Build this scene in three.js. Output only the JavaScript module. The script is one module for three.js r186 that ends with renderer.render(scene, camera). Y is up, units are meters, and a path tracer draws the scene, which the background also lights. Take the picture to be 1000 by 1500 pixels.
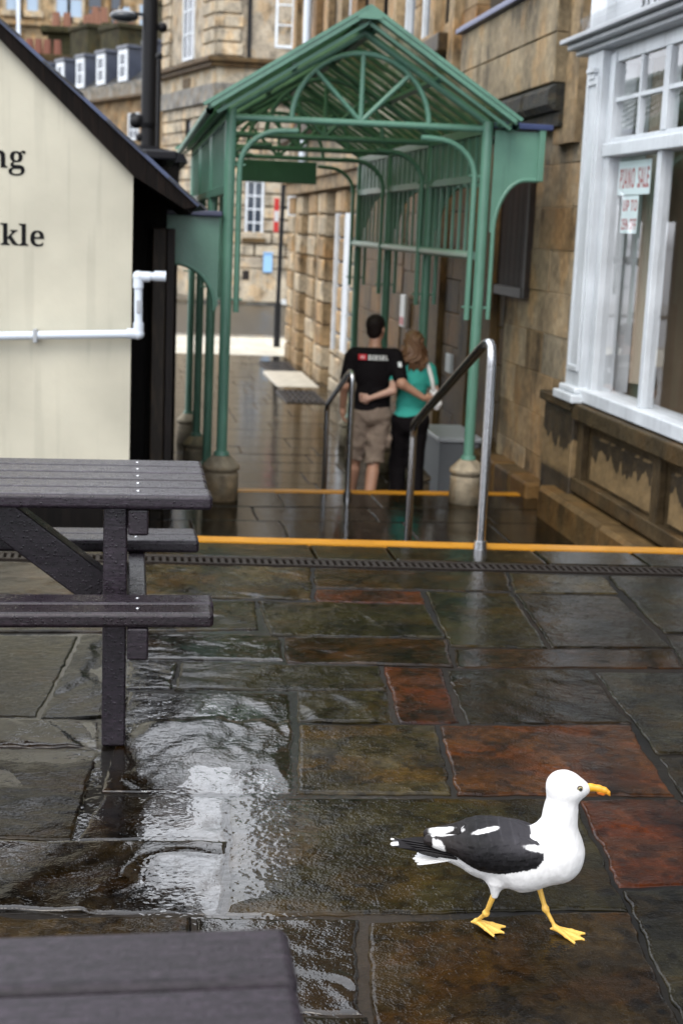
import * as THREE from 'three';
import { mergeGeometries, mergeVertices } from 'three/addons/utils/BufferGeometryUtils.js';
import { RoundedBoxGeometry } from 'three/addons/geometries/RoundedBoxGeometry.js';
import { TextGeometry } from 'three/addons/geometries/TextGeometry.js';
import { FontLoader } from 'three/addons/loaders/FontLoader.js';

// ---------------------------------------------------------------- camera, sky, sun, exposure
const scene = new THREE.Scene();
const renderer = new THREE.WebGLRenderer({ antialias: true });
renderer.toneMapping = THREE.LinearToneMapping;
renderer.toneMappingExposure = 3.2;
renderer.shadowMap.enabled = true;
const R = Math.PI / 180;
const CAM = { yaw: -8.77 * R, pitch: -11.26 * R, roll: 2.4 * R, h: 1.55, f: 2083.3 };
const camera = new THREE.PerspectiveCamera(2 * Math.atan(750 / CAM.f) / R, 2 / 3, 0.05, 600);
camera.rotation.order = 'YXZ';
camera.rotation.set(CAM.pitch, CAM.yaw, CAM.roll);
camera.position.set(0, CAM.h, 0);
camera.updateMatrixWorld();
camera.focus = 3.25;
camera.userData.fStop = 5.2;

function hash(x, y, s = 0) { let h = (x * 374761393 + y * 668265263 + s * 1442695041) | 0; h = Math.imul(h ^ (h >>> 13), 1274126177); h = Math.imul(h ^ (h >>> 16), 2246822519); return ((h ^ (h >>> 15)) >>> 0) / 4294967296; }
function vnoise(x, y, s = 0, px = 0, py = 0) {
  let xi = Math.floor(x), yi = Math.floor(y); const fx = x - xi, fy = y - yi;
  const ux = fx * fx * fx * (fx * (fx * 6 - 15) + 10), uy = fy * fy * fy * (fy * (fy * 6 - 15) + 10);
  let x1 = xi + 1, y1 = yi + 1;
  if (px) { xi = ((xi % px) + px) % px; x1 = ((x1 % px) + px) % px; }
  if (py) { yi = ((yi % py) + py) % py; y1 = ((y1 % py) + py) % py; }
  const a = hash(xi, yi, s), b = hash(x1, yi, s), c = hash(xi, y1, s), d = hash(x1, y1, s);
  return a + (b - a) * ux + (c - a) * uy + (a - b - c + d) * ux * uy;
}
function fbm(x, y, oct, s = 0, px = 0, py = 0) { let v = 0, a = 0.5, t = 0; for (let i = 0; i < oct; i++) { v += a * vnoise(x, y, s + i * 17, px, py); t += a; a *= 0.5; x *= 2; y *= 2; px *= 2; py *= 2; } return v / t; }
let seed = 20231;
function rnd(a = 0, b = 1) { seed = (Math.imul(seed, 1664525) + 1013904223) | 0; return a + (b - a) * ((seed >>> 0) / 4294967296); }
const mix = (a, b, t) => a + (b - a) * t, clamp = (x, a = 0, b = 1) => Math.min(b, Math.max(a, x));
const sstep = (a, b, x) => { const t = clamp((x - a) / (b - a)); return t * t * (3 - 2 * t); };

// an overcast sky: even white cloud, a little brighter towards the zenith
const SKY = (() => {
  const w = 512, h = 256, d = new Float32Array(w * h * 4);
  for (let j = 0; j < h; j++) for (let i = 0; i < w; i++) {
    const el = ((j + 0.5) / h - 0.5) * Math.PI, s = Math.sin(el), k = (j * w + i) * 4;
    const cl = 0.8 + 0.4 * fbm(i / 32, j / 20, 4, 5, 16, 0);
    const L = s > 0 ? (0.86 + 0.16 * s) * cl : 0.16;
    d[k] = L * 0.95; d[k + 1] = L * 0.985; d[k + 2] = L * 1.06; d[k + 3] = 1;
  }
  const t = new THREE.DataTexture(d, w, h, THREE.RGBAFormat, THREE.FloatType);
  t.mapping = THREE.EquirectangularReflectionMapping; t.magFilter = t.minFilter = THREE.LinearFilter; t.needsUpdate = true; return t;
})();
scene.background = SKY; scene.environment = SKY;
const sun = new THREE.DirectionalLight(0xfff4e6, 0.6);
sun.position.set(-7, 16, 5); sun.target.position.set(0, 0, -6); scene.add(sun, sun.target);
sun.castShadow = true; sun.shadow.radius = 60; sun.shadow.mapSize.set(2048, 2048);
Object.assign(sun.shadow.camera, { left: -30, right: 30, top: 30, bottom: -30, near: 0.5, far: 90 });

// ---------------------------------------------------------------- photo pixel -> world point on a plane (axis 0 x, 1 y, 2 z)
function U(px, py, axis, val) {
  const d = new THREE.Vector3((px - 500) / CAM.f, (750 - py) / CAM.f, -1).applyQuaternion(camera.quaternion);
  const c = [camera.position.x, camera.position.y, camera.position.z], t = (val - c[axis]) / d.getComponent(axis);
  return new THREE.Vector3(c[0] + d.x * t, c[1] + d.y * t, c[2] + d.z * t);
}
const V = (x, y, z) => new THREE.Vector3(x, y, z);

// ---------------------------------------------------------------- textures
function tex(size, fn, srgb, h = size) {
  const d = new Uint8Array(size * h * 4);
  for (let j = 0; j < h; j++) for (let i = 0; i < size; i++) {
    const c = fn(i / size, j / h), k = (j * size + i) * 4;
    if (typeof c === 'number') d[k] = d[k + 1] = d[k + 2] = clamp(c) * 255; else { d[k] = clamp(c[0]) * 255; d[k + 1] = clamp(c[1]) * 255; d[k + 2] = clamp(c[2]) * 255; }
    d[k + 3] = 255;
  }
  const t = new THREE.DataTexture(d, size, h); t.wrapS = t.wrapT = THREE.RepeatWrapping; t.magFilter = t.minFilter = THREE.LinearFilter;
  if (srgb) t.colorSpace = THREE.SRGBColorSpace; t.needsUpdate = true; return t;
}
function rep(t, metres, metresV = metres) { const c = t.clone(); c.repeat.set(1 / metres, 1 / metresV); c.needsUpdate = true; return c; }
const T = {};
// limestone: warm and grey blotches, dark weather streaks running down, specks
T.stoneC = tex(1024, (u, v) => {
  const b = fbm(u * 6, v * 6, 5, 1, 6, 6), f = fbm(u * 48, v * 48, 3, 2, 48, 48);
  const st = fbm(u * 22, v * 5, 4, 3, 22, 5), bl = sstep(0.52, 0.72, fbm(u * 6, v * 5, 5, 4, 6, 5)), dk = sstep(0.48, 0.75, st * 0.4 + fbm(u * 5, v * 6, 5, 9, 5, 6) * 0.6);
  const L = 0.74 + 0.28 * (b - 0.5) + 0.25 * (f - 0.5) - 0.2 * dk, warm = 0.08 * bl;
  return [L * (1.04 + warm), L * (0.99 + warm * 0.1), L * (0.9 - warm * 0.9)];
}, true);
T.stoneB = tex(512, (u, v) => 0.5 * fbm(u * 10, v * 10, 4, 11, 10, 10) + 0.5 * fbm(u * 60, v * 60, 2, 12, 60, 60), false);
// wet flagstone: mottling, dark spots
T.flagC = tex(1024, (u, v) => {
  const wx = u + 0.05 * fbm(u * 5, v * 5, 3, 20, 5, 5), b = fbm(wx * 7, v * 7, 5, 21, 7, 7), f = fbm(u * 64, v * 64, 3, 22, 64, 64);
  const sp = sstep(0.62, 0.7, fbm(u * 26, v * 26, 2, 23, 26, 26)), och = sstep(0.5, 0.68, fbm(u * 4, v * 9, 4, 24, 4, 9));
  const L = 0.66 + 0.7 * (b - 0.5) + 0.34 * (f - 0.5) - 0.2 * sp;
  return [L * (1 + 0.16 * och), L * (0.99 + 0.02 * och), L * (0.95 - 0.2 * och)];
}, true);
T.flagB = tex(1024, (u, v) => {
  const w = fbm(u * 6, v * 6, 3, 31, 6, 6), r = 1 - Math.abs(2 * fbm(u * 10 + w * 1.0, v * 22 + w * 2, 4, 32, 10, 22) - 1);
  const m = sstep(0.42, 0.66, fbm(u * 5, v * 5, 4, 35, 5, 5)), pit = sstep(0.66, 0.74, fbm(u * 34, v * 34, 3, 36, 34, 34));
  return 0.42 * r * m + 0.34 * fbm(u * 17, v * 34, 4, 33, 17, 34) + 0.22 * fbm(u * 120, v * 120, 3, 34, 120, 120) + 0.12 - 0.16 * pit;
}, false);
T.flagR = tex(512, (u, v) => { const n = fbm(u * 7, v * 7, 4, 41, 7, 7), f = fbm(u * 50, v * 50, 3, 42, 50, 50); return 0.35 + 0.65 * sstep(0.3, 0.75, n * 0.7 + f * 0.3); }, false);
T.waterB = tex(512, (u, v) => 0.7 * fbm(u * 9, v * 9, 3, 51, 9, 9) + 0.3 * fbm(u * 30, v * 30, 2, 52, 30, 30), false);
// moulded plastic boards, grain along u, with standing drops
T.boardC = tex(512, (u, v) => { const g = fbm(u * 6, v * 90, 3, 61, 6, 90), s = fbm(u * 90, v * 90, 2, 62, 90, 90); const L = 0.72 + 0.4 * (g - 0.5) + 0.5 * (s - 0.5); return [L, L * 0.98, L * 0.99]; }, true);
const dropAt = (() => { const N = 26, map = []; for (let j = 0; j < N; j++) for (let i = 0; i < N; i++) map.push([hash(i, j, 71), hash(i, j, 72), 0.12 + 0.36 * Math.pow(hash(i, j, 73), 2), hash(i, j, 74)]);
  return (u, v) => { let h = 0; const x = u * N, y = v * N, xi = Math.floor(x), yi = Math.floor(y);
    for (let a = -1; a < 2; a++) for (let b = -1; b < 2; b++) { const ii = ((xi + a) % N + N) % N, jj = ((yi + b) % N + N) % N, p = map[jj * N + ii]; if (p[3] < 0.45) continue; const dx = x - (xi + a + 0.2 + 0.6 * p[0]), dy = y - (yi + b + 0.2 + 0.6 * p[1]), q = 1 - (dx * dx + dy * dy) / (p[2] * p[2]); if (q > 0) h = Math.max(h, Math.sqrt(q) * p[2] * 2); }
    return h; }; })();
T.boardB = tex(1024, (u, v) => 0.2 * fbm(u * 8, v * 120, 2, 81, 8, 120) + 0.15 * fbm(u * 150, v * 150, 2, 82, 150, 150) + 0.65 * dropAt(u, v), false);
T.boardR = tex(512, (u, v) => dropAt(u, v) > 0 ? 0.15 : 0.55 + 0.6 * (fbm(u * 12, v * 30, 3, 84, 12, 30) - 0.35), false);
// old paint and render: faint dirt, a few runs
T.paintC = tex(512, (u, v) => { const b = fbm(u * 5, v * 5, 5, 91, 5, 5), r = sstep(0.58, 0.75, fbm(u * 36, v * 2, 3, 92, 36, 2)); const L = 0.94 + 0.16 * (b - 0.5) - 0.04 * r; return [L, L * 0.99, L * 0.965]; }, true);
T.paintB = tex(512, (u, v) => fbm(u * 24, v * 24, 4, 95, 24, 24), false);
T.woodC = tex(512, (u, v) => { const g = fbm(u * 60, v * 4, 4, 101, 60, 4); const L = 0.65 + 0.7 * (g - 0.5); return [L, L * 0.95, L * 0.9]; }, true);

function mat(rgb, rough, o = {}) { const m = new THREE.MeshPhysicalMaterial({ roughness: rough, ...o }); if (rgb) m.color.setRGB(...rgb); return m; }
const M = {};
const stoneMaps = (t = 2.6) => ({ map: rep(T.stoneC, t), bumpMap: rep(T.stoneB, t * 0.4), bumpScale: 0.006, specularIntensity: 0.35 });
const SM = stoneMaps();
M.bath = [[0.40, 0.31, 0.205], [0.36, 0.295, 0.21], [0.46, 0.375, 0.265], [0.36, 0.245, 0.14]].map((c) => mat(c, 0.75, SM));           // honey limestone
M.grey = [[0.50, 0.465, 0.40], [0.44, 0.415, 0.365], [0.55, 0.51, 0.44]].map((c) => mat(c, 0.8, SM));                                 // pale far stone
M.darkStone = [[0.145, 0.102, 0.050], [0.175, 0.122, 0.06], [0.122, 0.086, 0.043], [0.19, 0.12, 0.052]].map((c) => mat(c, 0.6, SM));              // darker copy of the limestone, shade under the canopy put into its colour
M.base = [[0.085, 0.068, 0.042], [0.11, 0.085, 0.053]].map((c) => mat(c, 0.5, SM));
T.dripC = tex(512, (u, v) => { const n = fbm(u * 9, 0.5, 4, 121, 9, 0), h = 0.36 + 0.5 * Math.pow(Math.abs(2 * fbm(u * 7, 3.3, 3, 122, 7, 0) - 1), 1.2) + 0.2 * (n - 0.5) + 0.03 * fbm(u * 60, v * 60, 2, 123, 60, 60), w = sstep(h - 0.02, h + 0.015, v), L = mix(0.86, 0.4, w) + 0.3 * (fbm(u * 14, v * 10, 4, 124, 14, 10) - 0.5) - 0.25 * sstep(0.14, 0.02, v + 0.1 * n); return [L, L * 0.96, L * 0.86]; }, true);
M.drip = mat([0.25, 0.185, 0.11], 0.55, { map: (() => { const t = rep(T.dripC, 1.25, 0.52); t.offset.set(0.13, 0.5); return t; })(), bumpMap: SM.bumpMap, bumpScale: 0.005 });
M.mortar = mat([0.07, 0.057, 0.04], 0.9);
M.lead = mat([0.05, 0.06, 0.09], 0.35, { map: rep(T.paintC, 1.1) });
M.slate = mat([0.035, 0.042, 0.06], 0.3, { map: rep(T.flagC, 0.8), bumpMap: rep(T.flagB, 0.5), bumpScale: 0.004 });
M.green = mat([0.107, 0.25, 0.192], 0.34, { map: rep(T.paintC, 1.3), bumpMap: rep(T.paintB, 0.5), bumpScale: 0.0012 });
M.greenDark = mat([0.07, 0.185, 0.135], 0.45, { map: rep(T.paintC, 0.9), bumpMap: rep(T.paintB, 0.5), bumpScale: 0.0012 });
M.white = mat([0.62, 0.675, 0.75], 0.42, { map: rep(T.paintC, 1.2), bumpMap: rep(T.paintB, 0.6), bumpScale: 0.002 });
M.cream = mat([0.51, 0.50, 0.425], 0.7, { map: rep(T.paintC, 2.2), bumpMap: rep(T.paintB, 0.7), bumpScale: 0.0010 });
M.black = mat([0.007, 0.007, 0.008], 0.5, { specularIntensity: 0.4 });
M.blackWood = [[0.014, 0.011, 0.010], [0.02, 0.015, 0.012]].map((c) => mat(c.map((v) => v * 0.6), 0.7, { map: rep(T.woodC, 0.6), specularIntensity: 0.3 }));
M.barge = mat([0.012, 0.008, 0.0065], 0.8, { map: rep(T.woodC, 0.5), bumpMap: rep(T.woodC, 0.5), bumpScale: 0.004, specularIntensity: 0.3 });
M.pvc = mat([0.55, 0.61, 0.68], 0.3);
M.steel = mat([0.47, 0.475, 0.485], 0.24, { metalness: 1, bumpMap: rep(T.paintB, 0.3), bumpScale: 0.0006 });
M.yellow = mat([0.48, 0.215, 0.012], 0.35, { map: rep(T.paintC, 0.4) });
M.letter = mat([0.006, 0.006, 0.007], 0.7, { specularIntensity: 0.2 });
M.board = [[0.027, 0.020, 0.027], [0.030, 0.022, 0.031], [0.024, 0.016, 0.021]].map((c) => mat(c, 0.62, { specularIntensity: 0.75, map: rep(T.boardC, 0.9, 0.35), roughnessMap: rep(T.boardR, 0.24), bumpMap: rep(T.boardB, 0.24), bumpScale: 0.0011 }));
M.boardDry = [[0.027, 0.020, 0.027], [0.030, 0.022, 0.031]].map((c) => mat(c, 0.55, { specularIntensity: 0.55, map: rep(T.boardC, 0.9, 0.35), bumpMap: rep(T.paintB, 0.12), bumpScale: 0.0006 }));
M.glass = mat([1, 1, 1], 0.02, { transmission: 1, ior: 1.5 });
M.roofGlass = mat([0.62, 0.70, 0.56], 0.14, { transmission: 0.92, ior: 1.5, map: rep(T.paintC, 0.5) });
M.dark = mat([0.008, 0.007, 0.006], 0.9, { specularIntensity: 0.2 });
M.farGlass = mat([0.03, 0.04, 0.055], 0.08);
M.iron = mat([0.013, 0.009, 0.0065], 0.5, { specularIntensity: 0.5, bumpMap: rep(T.paintB, 0.2), bumpScale: 0.002 });
M.asphalt = mat([0.03, 0.031, 0.034], 0.28, { map: rep(T.flagC, 1.5), bumpMap: rep(T.flagB, 0.8), bumpScale: 0.004 });

// ---------------------------------------------------------------- mesh helpers
function uvBox(g) {
  const p = g.attributes.position.array, n = p.length / 9, uv = new Float32Array(n * 6);
  for (let t = 0; t < n; t++) {
    const o = t * 9, ax = p[o + 3] - p[o], ay = p[o + 4] - p[o + 1], az = p[o + 5] - p[o + 2], bx = p[o + 6] - p[o], by = p[o + 7] - p[o + 1], bz = p[o + 8] - p[o + 2];
    const nx = Math.abs(ay * bz - az * by), ny = Math.abs(az * bx - ax * bz), nz = Math.abs(ax * by - ay * bx);
    for (let k = 0; k < 3; k++) {
      const x = p[o + k * 3], y = p[o + k * 3 + 1], z = p[o + k * 3 + 2], q = t * 6 + k * 2;
      if (nx >= ny && nx >= nz) { uv[q] = z; uv[q + 1] = y; } else if (ny >= nz) { uv[q] = x; uv[q + 1] = z; } else { uv[q] = x; uv[q + 1] = y; }
    }
  }
  g.setAttribute('uv', new THREE.BufferAttribute(uv, 2)); return g;
}
function prep(g) { let q = g.index ? g.toNonIndexed() : g; for (const k of Object.keys(q.attributes)) if (k !== 'position' && k !== 'normal') q.deleteAttribute(k); if (!q.attributes.normal) q.computeVertexNormals(); q.morphAttributes = {}; return q; }
const used = {};
function numbered(n) { used[n] = (used[n] ?? -1) + 1; return used[n] ? `${n}_${String(used[n]).padStart(3, '0')}` : n; }
function shade(m) { m.castShadow = m.receiveShadow = true; return m; }
function mk(name, geos, material, parent, opt = {}) {
  const list = (Array.isArray(geos) ? geos : [geos]).map(prep), g = list.length > 1 ? mergeGeometries(list) : list[0];
  if (!opt.uv) uvBox(g);
  const m = shade(new THREE.Mesh(g, material)); m.name = parent ? name : numbered(name); (parent || scene).add(m); return m;
}
function tag(o, label, category, group) { o.userData.label = label; if (category) o.userData.category = category; if (group) o.userData.group = group; return o; }
function struct(o) { o.userData.kind = 'structure'; return o; }
function thing(name, label, category, pos = [0, 0, 0], turn = 0, group) { const o = new THREE.Group(); o.name = numbered(name); o.position.set(...pos); o.rotation.y = turn; scene.add(o); return tag(o, label, category, group); }
function sgroup(name) { const o = new THREE.Group(); o.name = numbered(name); scene.add(o); return struct(o); }
// plain geometries, all placed in the parent's own axes
const B = (x0, x1, y0, y1, z0, z1) => new THREE.BoxGeometry(x1 - x0, y1 - y0, z1 - z0).translate((x0 + x1) / 2, (y0 + y1) / 2, (z0 + z1) / 2);
const RB = (x0, x1, y0, y1, z0, z1, r = 0.006, s = 2) => new RoundedBoxGeometry(x1 - x0, y1 - y0, z1 - z0, s, r).translate((x0 + x1) / 2, (y0 + y1) / 2, (z0 + z1) / 2);
function rod(a, b, r, seg = 12, r2 = r) { const d = b.clone().sub(a), g = new THREE.CylinderGeometry(r2, r, d.length(), seg, 1); g.translate(0, d.length() / 2, 0); g.applyQuaternion(new THREE.Quaternion().setFromUnitVectors(V(0, 1, 0), d.normalize())); return g.translate(a.x, a.y, a.z); }
class Path extends THREE.Curve { constructor(p) { super(); this.p = p; this.l = [0]; for (let i = 1; i < p.length; i++) this.l.push(this.l[i - 1] + p[i].distanceTo(p[i - 1])); }
  getPoint(t) { const L = t * this.l[this.l.length - 1]; let i = 1; while (i < this.p.length - 1 && this.l[i] < L) i++; const k = (L - this.l[i - 1]) / (this.l[i] - this.l[i - 1] || 1); return this.p[i - 1].clone().lerp(this.p[i], clamp(k)); } }
function pipe(pts, r, seg = 10, steps) { const p = pts; return new THREE.TubeGeometry(new Path(p), steps || (p.length - 1) * 2, r, seg, false); }
// corners of a polyline rounded with radius q
function rounded(pts, q, n = 6) { const o = [pts[0]]; for (let i = 1; i < pts.length - 1; i++) { const a = pts[i - 1], b = pts[i], c = pts[i + 1], p = b.clone().add(a.clone().sub(b).setLength(q)), r = b.clone().add(c.clone().sub(b).setLength(q)); for (let k = 0; k <= n; k++) { const t = k / n; o.push(p.clone().multiplyScalar((1 - t) * (1 - t)).addScaledVector(b, 2 * t * (1 - t)).addScaledVector(r, t * t)); } } o.push(pts[pts.length - 1]); return o; }
function extrude(pts, depth, bevel = 0) { const s = new THREE.Shape(pts.map((p) => new THREE.Vector2(p[0], p[1]))); return new THREE.ExtrudeGeometry(s, { depth, bevelEnabled: bevel > 0, bevelSize: bevel, bevelThickness: bevel, bevelSegments: 1, steps: 1 }); }
// a dressed block with chamfered front edges; the face lies at z1
function block(x0, x1, y0, y1, z0, z1, c = 0.012) {
  const a = [[x0, y0], [x1, y0], [x1, y1], [x0, y1]], b = [[x0 + c, y0 + c], [x1 - c, y0 + c], [x1 - c, y1 - c], [x0 + c, y1 - c]], pos = [];
  const quad = (p, q, r, s) => pos.push(...p, ...q, ...r, ...p, ...r, ...s), F = (k) => [...b[k], z1], E = (k) => [...a[k], z1 - c], D = (k) => [...a[k], z0];
  quad(F(0), F(1), F(2), F(3));
  for (let k = 0; k < 4; k++) { const n = (k + 1) % 4; quad(E(k), E(n), F(n), F(k)); quad(D(k), D(n), E(n), E(k)); }
  const g = new THREE.BufferGeometry(); g.setAttribute('position', new THREE.Float32BufferAttribute(pos, 3)); g.computeVertexNormals(); return g;
}
// courses of stone on a wall whose face is local z = 0 (u = x, v = y); holes are [u0, u1, v0, v1]
function courses(parent, mats, u0, u1, v0, v1, ch, len, o = {}) {
  const holes = o.holes || [], gap = o.gap ?? 0.006, c = o.chamfer ?? 0.008, depth = o.depth ?? 0.14, name = o.name || 'stone_block', z = o.z || 0, n = Math.max(1, Math.round((v1 - v0) / ch)), h = (v1 - v0) / n;
  for (let k = 0; k < n; k++) {
    const a = v0 + k * h, b = a + h, m = (a + b) / 2;
    let spans = [[u0, u1]];
    for (const q of holes) if (m > q[2] && m < q[3]) spans = spans.flatMap(([s, e]) => q[1] <= s || q[0] >= e ? [[s, e]] : [[s, q[0]], [q[1], e]].filter(([x, y]) => y - x > 0.03));
    for (const [s, e] of spans) {
      const cnt = Math.max(1, Math.round((e - s) / len)), w = (e - s) / cnt, cuts = [s];
      const off = (k % 2 ? 0.25 : -0.25) * w;
      for (let i = 1; i < cnt; i++) cuts.push(s + i * w + off + rnd(-0.12, 0.12) * w); cuts.push(e);
      for (let i = 0; i < cuts.length - 1; i++) mk(name, block(cuts[i] + gap / 2, cuts[i + 1] - gap / 2, a + gap / 2, b - gap / 2, z - depth, z + rnd(-0.004, 0.004) * (o.uneven ?? 1), c), mats[Math.floor(rnd() * mats.length)], parent);
    }
  }
}
const font = await new FontLoader().loadAsync('fonts/droid/droid_serif_bold.typeface.json');
const fontSans = await new FontLoader().loadAsync('fonts/droid/droid_sans_bold.typeface.json');
// smooth surface of a distance function by surface nets
function surface(f, lo, hi, cell, colour) {
  const n = [0, 1, 2].map((k) => Math.ceil((hi[k] - lo[k]) / cell) + 1), [nx, ny, nz] = n, F = new Float32Array(nx * ny * nz), id = new Int32Array(nx * ny * nz).fill(-1);
  const at = (i, j, k) => (k * ny + j) * nx + i;
  for (let k = 0; k < nz; k++) for (let j = 0; j < ny; j++) for (let i = 0; i < nx; i++) F[at(i, j, k)] = f(lo[0] + i * cell, lo[1] + j * cell, lo[2] + k * cell);
  const pos = [], idx = [];
  for (let k = 0; k < nz - 1; k++) for (let j = 0; j < ny - 1; j++) for (let i = 0; i < nx - 1; i++) {
    let inside = 0, c = 0, sx = 0, sy = 0, sz = 0; const v = [];
    for (let q = 0; q < 8; q++) { v[q] = F[at(i + (q & 1), j + (q >> 1 & 1), k + (q >> 2))]; if (v[q] < 0) inside++; }
    if (inside === 0 || inside === 8) continue;
    for (let q = 0; q < 8; q++) for (const e of [1, 2, 4]) if (!(q & e)) { const a = v[q], b = v[q | e]; if ((a < 0) !== (b < 0)) { const t = a / (a - b); sx += (q & 1) + (e === 1 ? t : 0); sy += (q >> 1 & 1) + (e === 2 ? t : 0); sz += (q >> 2) + (e === 4 ? t : 0); c++; } }
    id[at(i, j, k)] = pos.length / 3; pos.push(lo[0] + (i + sx / c) * cell, lo[1] + (j + sy / c) * cell, lo[2] + (k + sz / c) * cell);
  }
  const quad = (a, b, c, d, flip) => { if (a < 0 || b < 0 || c < 0 || d < 0) return; flip ? idx.push(a, c, b, a, d, c) : idx.push(a, b, c, a, c, d); };
  for (let k = 1; k < nz - 1; k++) for (let j = 1; j < ny - 1; j++) for (let i = 1; i < nx - 1; i++) {
    const a = F[at(i, j, k)] < 0;
    if (a !== F[at(i + 1, j, k)] < 0) quad(id[at(i, j - 1, k - 1)], id[at(i, j, k - 1)], id[at(i, j, k)], id[at(i, j - 1, k)], !a);
    if (a !== F[at(i, j + 1, k)] < 0) quad(id[at(i - 1, j, k - 1)], id[at(i - 1, j, k)], id[at(i, j, k)], id[at(i, j, k - 1)], !a);
    if (a !== F[at(i, j, k + 1)] < 0) quad(id[at(i - 1, j - 1, k)], id[at(i, j - 1, k)], id[at(i, j, k)], id[at(i - 1, j, k)], !a);
  }
  const g = new THREE.BufferGeometry(), N = new Float32Array(pos.length), e = cell * 0.6, C = colour ? new Float32Array(pos.length) : null, uv = new Float32Array(pos.length / 3 * 2);
  for (let q = 0; q < pos.length; q += 3) {
    const x = pos[q], y = pos[q + 1], z = pos[q + 2], a = f(x + e, y, z) - f(x - e, y, z), b = f(x, y + e, z) - f(x, y - e, z), c = f(x, y, z + e) - f(x, y, z - e), l = Math.hypot(a, b, c) || 1;
    N[q] = a / l; N[q + 1] = b / l; N[q + 2] = c / l; uv[q / 3 * 2] = x; uv[q / 3 * 2 + 1] = y;
    if (C) { const k = colour(x, y, z, a / l, b / l, c / l); C[q] = k[0]; C[q + 1] = k[1]; C[q + 2] = k[2]; }
  }
  g.setAttribute('position', new THREE.Float32BufferAttribute(pos, 3)); g.setAttribute('normal', new THREE.BufferAttribute(N, 3)); g.setAttribute('uv', new THREE.BufferAttribute(uv, 2));
  if (C) g.setAttribute('color', new THREE.BufferAttribute(C, 3)); g.setIndex(idx); return g;
}
function raw(name, g, material, parent) { const m = shade(new THREE.Mesh(g, material)); m.name = parent ? name : numbered(name); (parent || scene).add(m); return m; }
const smin = (a, b, k) => { const h = Math.max(k - Math.abs(a - b), 0) / k; return Math.min(a, b) - h * h * k * 0.25; };
// tapered capsule, optionally flattened along an axis by giving s = [sx, sy, sz]
function cap(a, b, r1, r2) { const dx = b[0] - a[0], dy = b[1] - a[1], dz = b[2] - a[2], l = dx * dx + dy * dy + dz * dz || 1e-9; return (x, y, z) => { const px = x - a[0], py = y - a[1], pz = z - a[2], t = clamp((px * dx + py * dy + pz * dz) / l); return Math.hypot(px - dx * t, py - dy * t, pz - dz * t) - (r1 + (r2 - r1) * t); }; }
function ell(c, r) { const m = Math.min(...r); return (x, y, z) => { const a = (x - c[0]) / r[0], b = (y - c[1]) / r[1], d = (z - c[2]) / r[2], k0 = Math.hypot(a, b, d), k1 = Math.hypot(a / r[0], b / r[1], d / r[2]); return k1 < 1e-6 ? -m : k0 * (k0 - 1) / k1; }; }
function union(list, k) { return (x, y, z) => { let d = 1e9; for (const f of list) d = smin(d, f(x, y, z), k); return d; }; }
// ---------------------------------------------------------------- GROUND
const edgeZ = (x) => -7.0 + (x - 0.34) * 0.075;                       // the terrace edge, a little out of square
const FM = { bumpMap: rep(T.flagB, 0.62), bumpScale: 0.0030, roughnessMap: rep(T.flagR, 0.9), map: rep(T.flagC, 1.15) };
FM.specularIntensity = 0.3; const FMs = { ...FM, bumpScale: 0.0013 };
const flagMats = {
  olive: mat([0.0290, 0.0235, 0.0078], 0.24, FM), brown: mat([0.0320, 0.0195, 0.0066], 0.26, FM), dark: mat([0.0180, 0.0125, 0.0050], 0.2, FM),
  red: mat([0.0560, 0.0165, 0.0048], 0.28, FM), rust: mat([0.0680, 0.0240, 0.0050], 0.3, FM), grey: mat([0.0225, 0.0200, 0.0110], 0.2, FM), pale: mat([0.0500, 0.0380, 0.0155], 0.34, FM),
  smooth: mat([0.0230, 0.0175, 0.0075], 0.17, FMs), smoothRed: mat([0.0310, 0.0170, 0.0080], 0.2, FMs), wet: mat([0.0130, 0.0100, 0.0060], 0.12, { ...FMs, bumpScale: 0.0006 }), wetGrey: mat([0.0200, 0.0165, 0.0110], 0.14, { ...FMs, bumpScale: 0.0006 }),
  film: mat([0.0170, 0.0115, 0.0055], 0.12, { ...FM, bumpScale: 0.0016, specularIntensity: 1 }),
};
function reliefAt(x, z, s, kind) {
  const base = (fbm(x * 1.7 + s * 3.1, z * 1.7, 3, 200) - 0.5);
  if (kind === 'smooth') return base * 0.004 + (fbm(x * 9, z * 9, 3, 201) - 0.5) * 0.0016;
  const a = s * 2.4, u = x * Math.cos(a) + z * Math.sin(a), v = -x * Math.sin(a) + z * Math.cos(a);
  const w = fbm(x * 3 + s, z * 3, 3, 202);
  const cleft = fbm(u * 4.5 + w * 1.6, v * 11 + w * 2.2, 3, 203 + s % 5), step = sstep(0.45, 0.55, fbm(u * 2.2 + 7 * s, v * 3.4 + w, 3, 207));
  const rip = Math.sin((v * 75) + w * 24 + u * 6) * sstep(0.42, 0.68, fbm(x * 2.4 + s, z * 2.4, 2, 209));
  const k = kind === 'rough' ? 1.5 : 1;
  return base * 0.004 + (cleft - 0.5) * 0.0055 * k + (step - 0.5) * 0.0038 * k + rip * 0.0006 * k;
}
let flagNo = 0;
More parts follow.
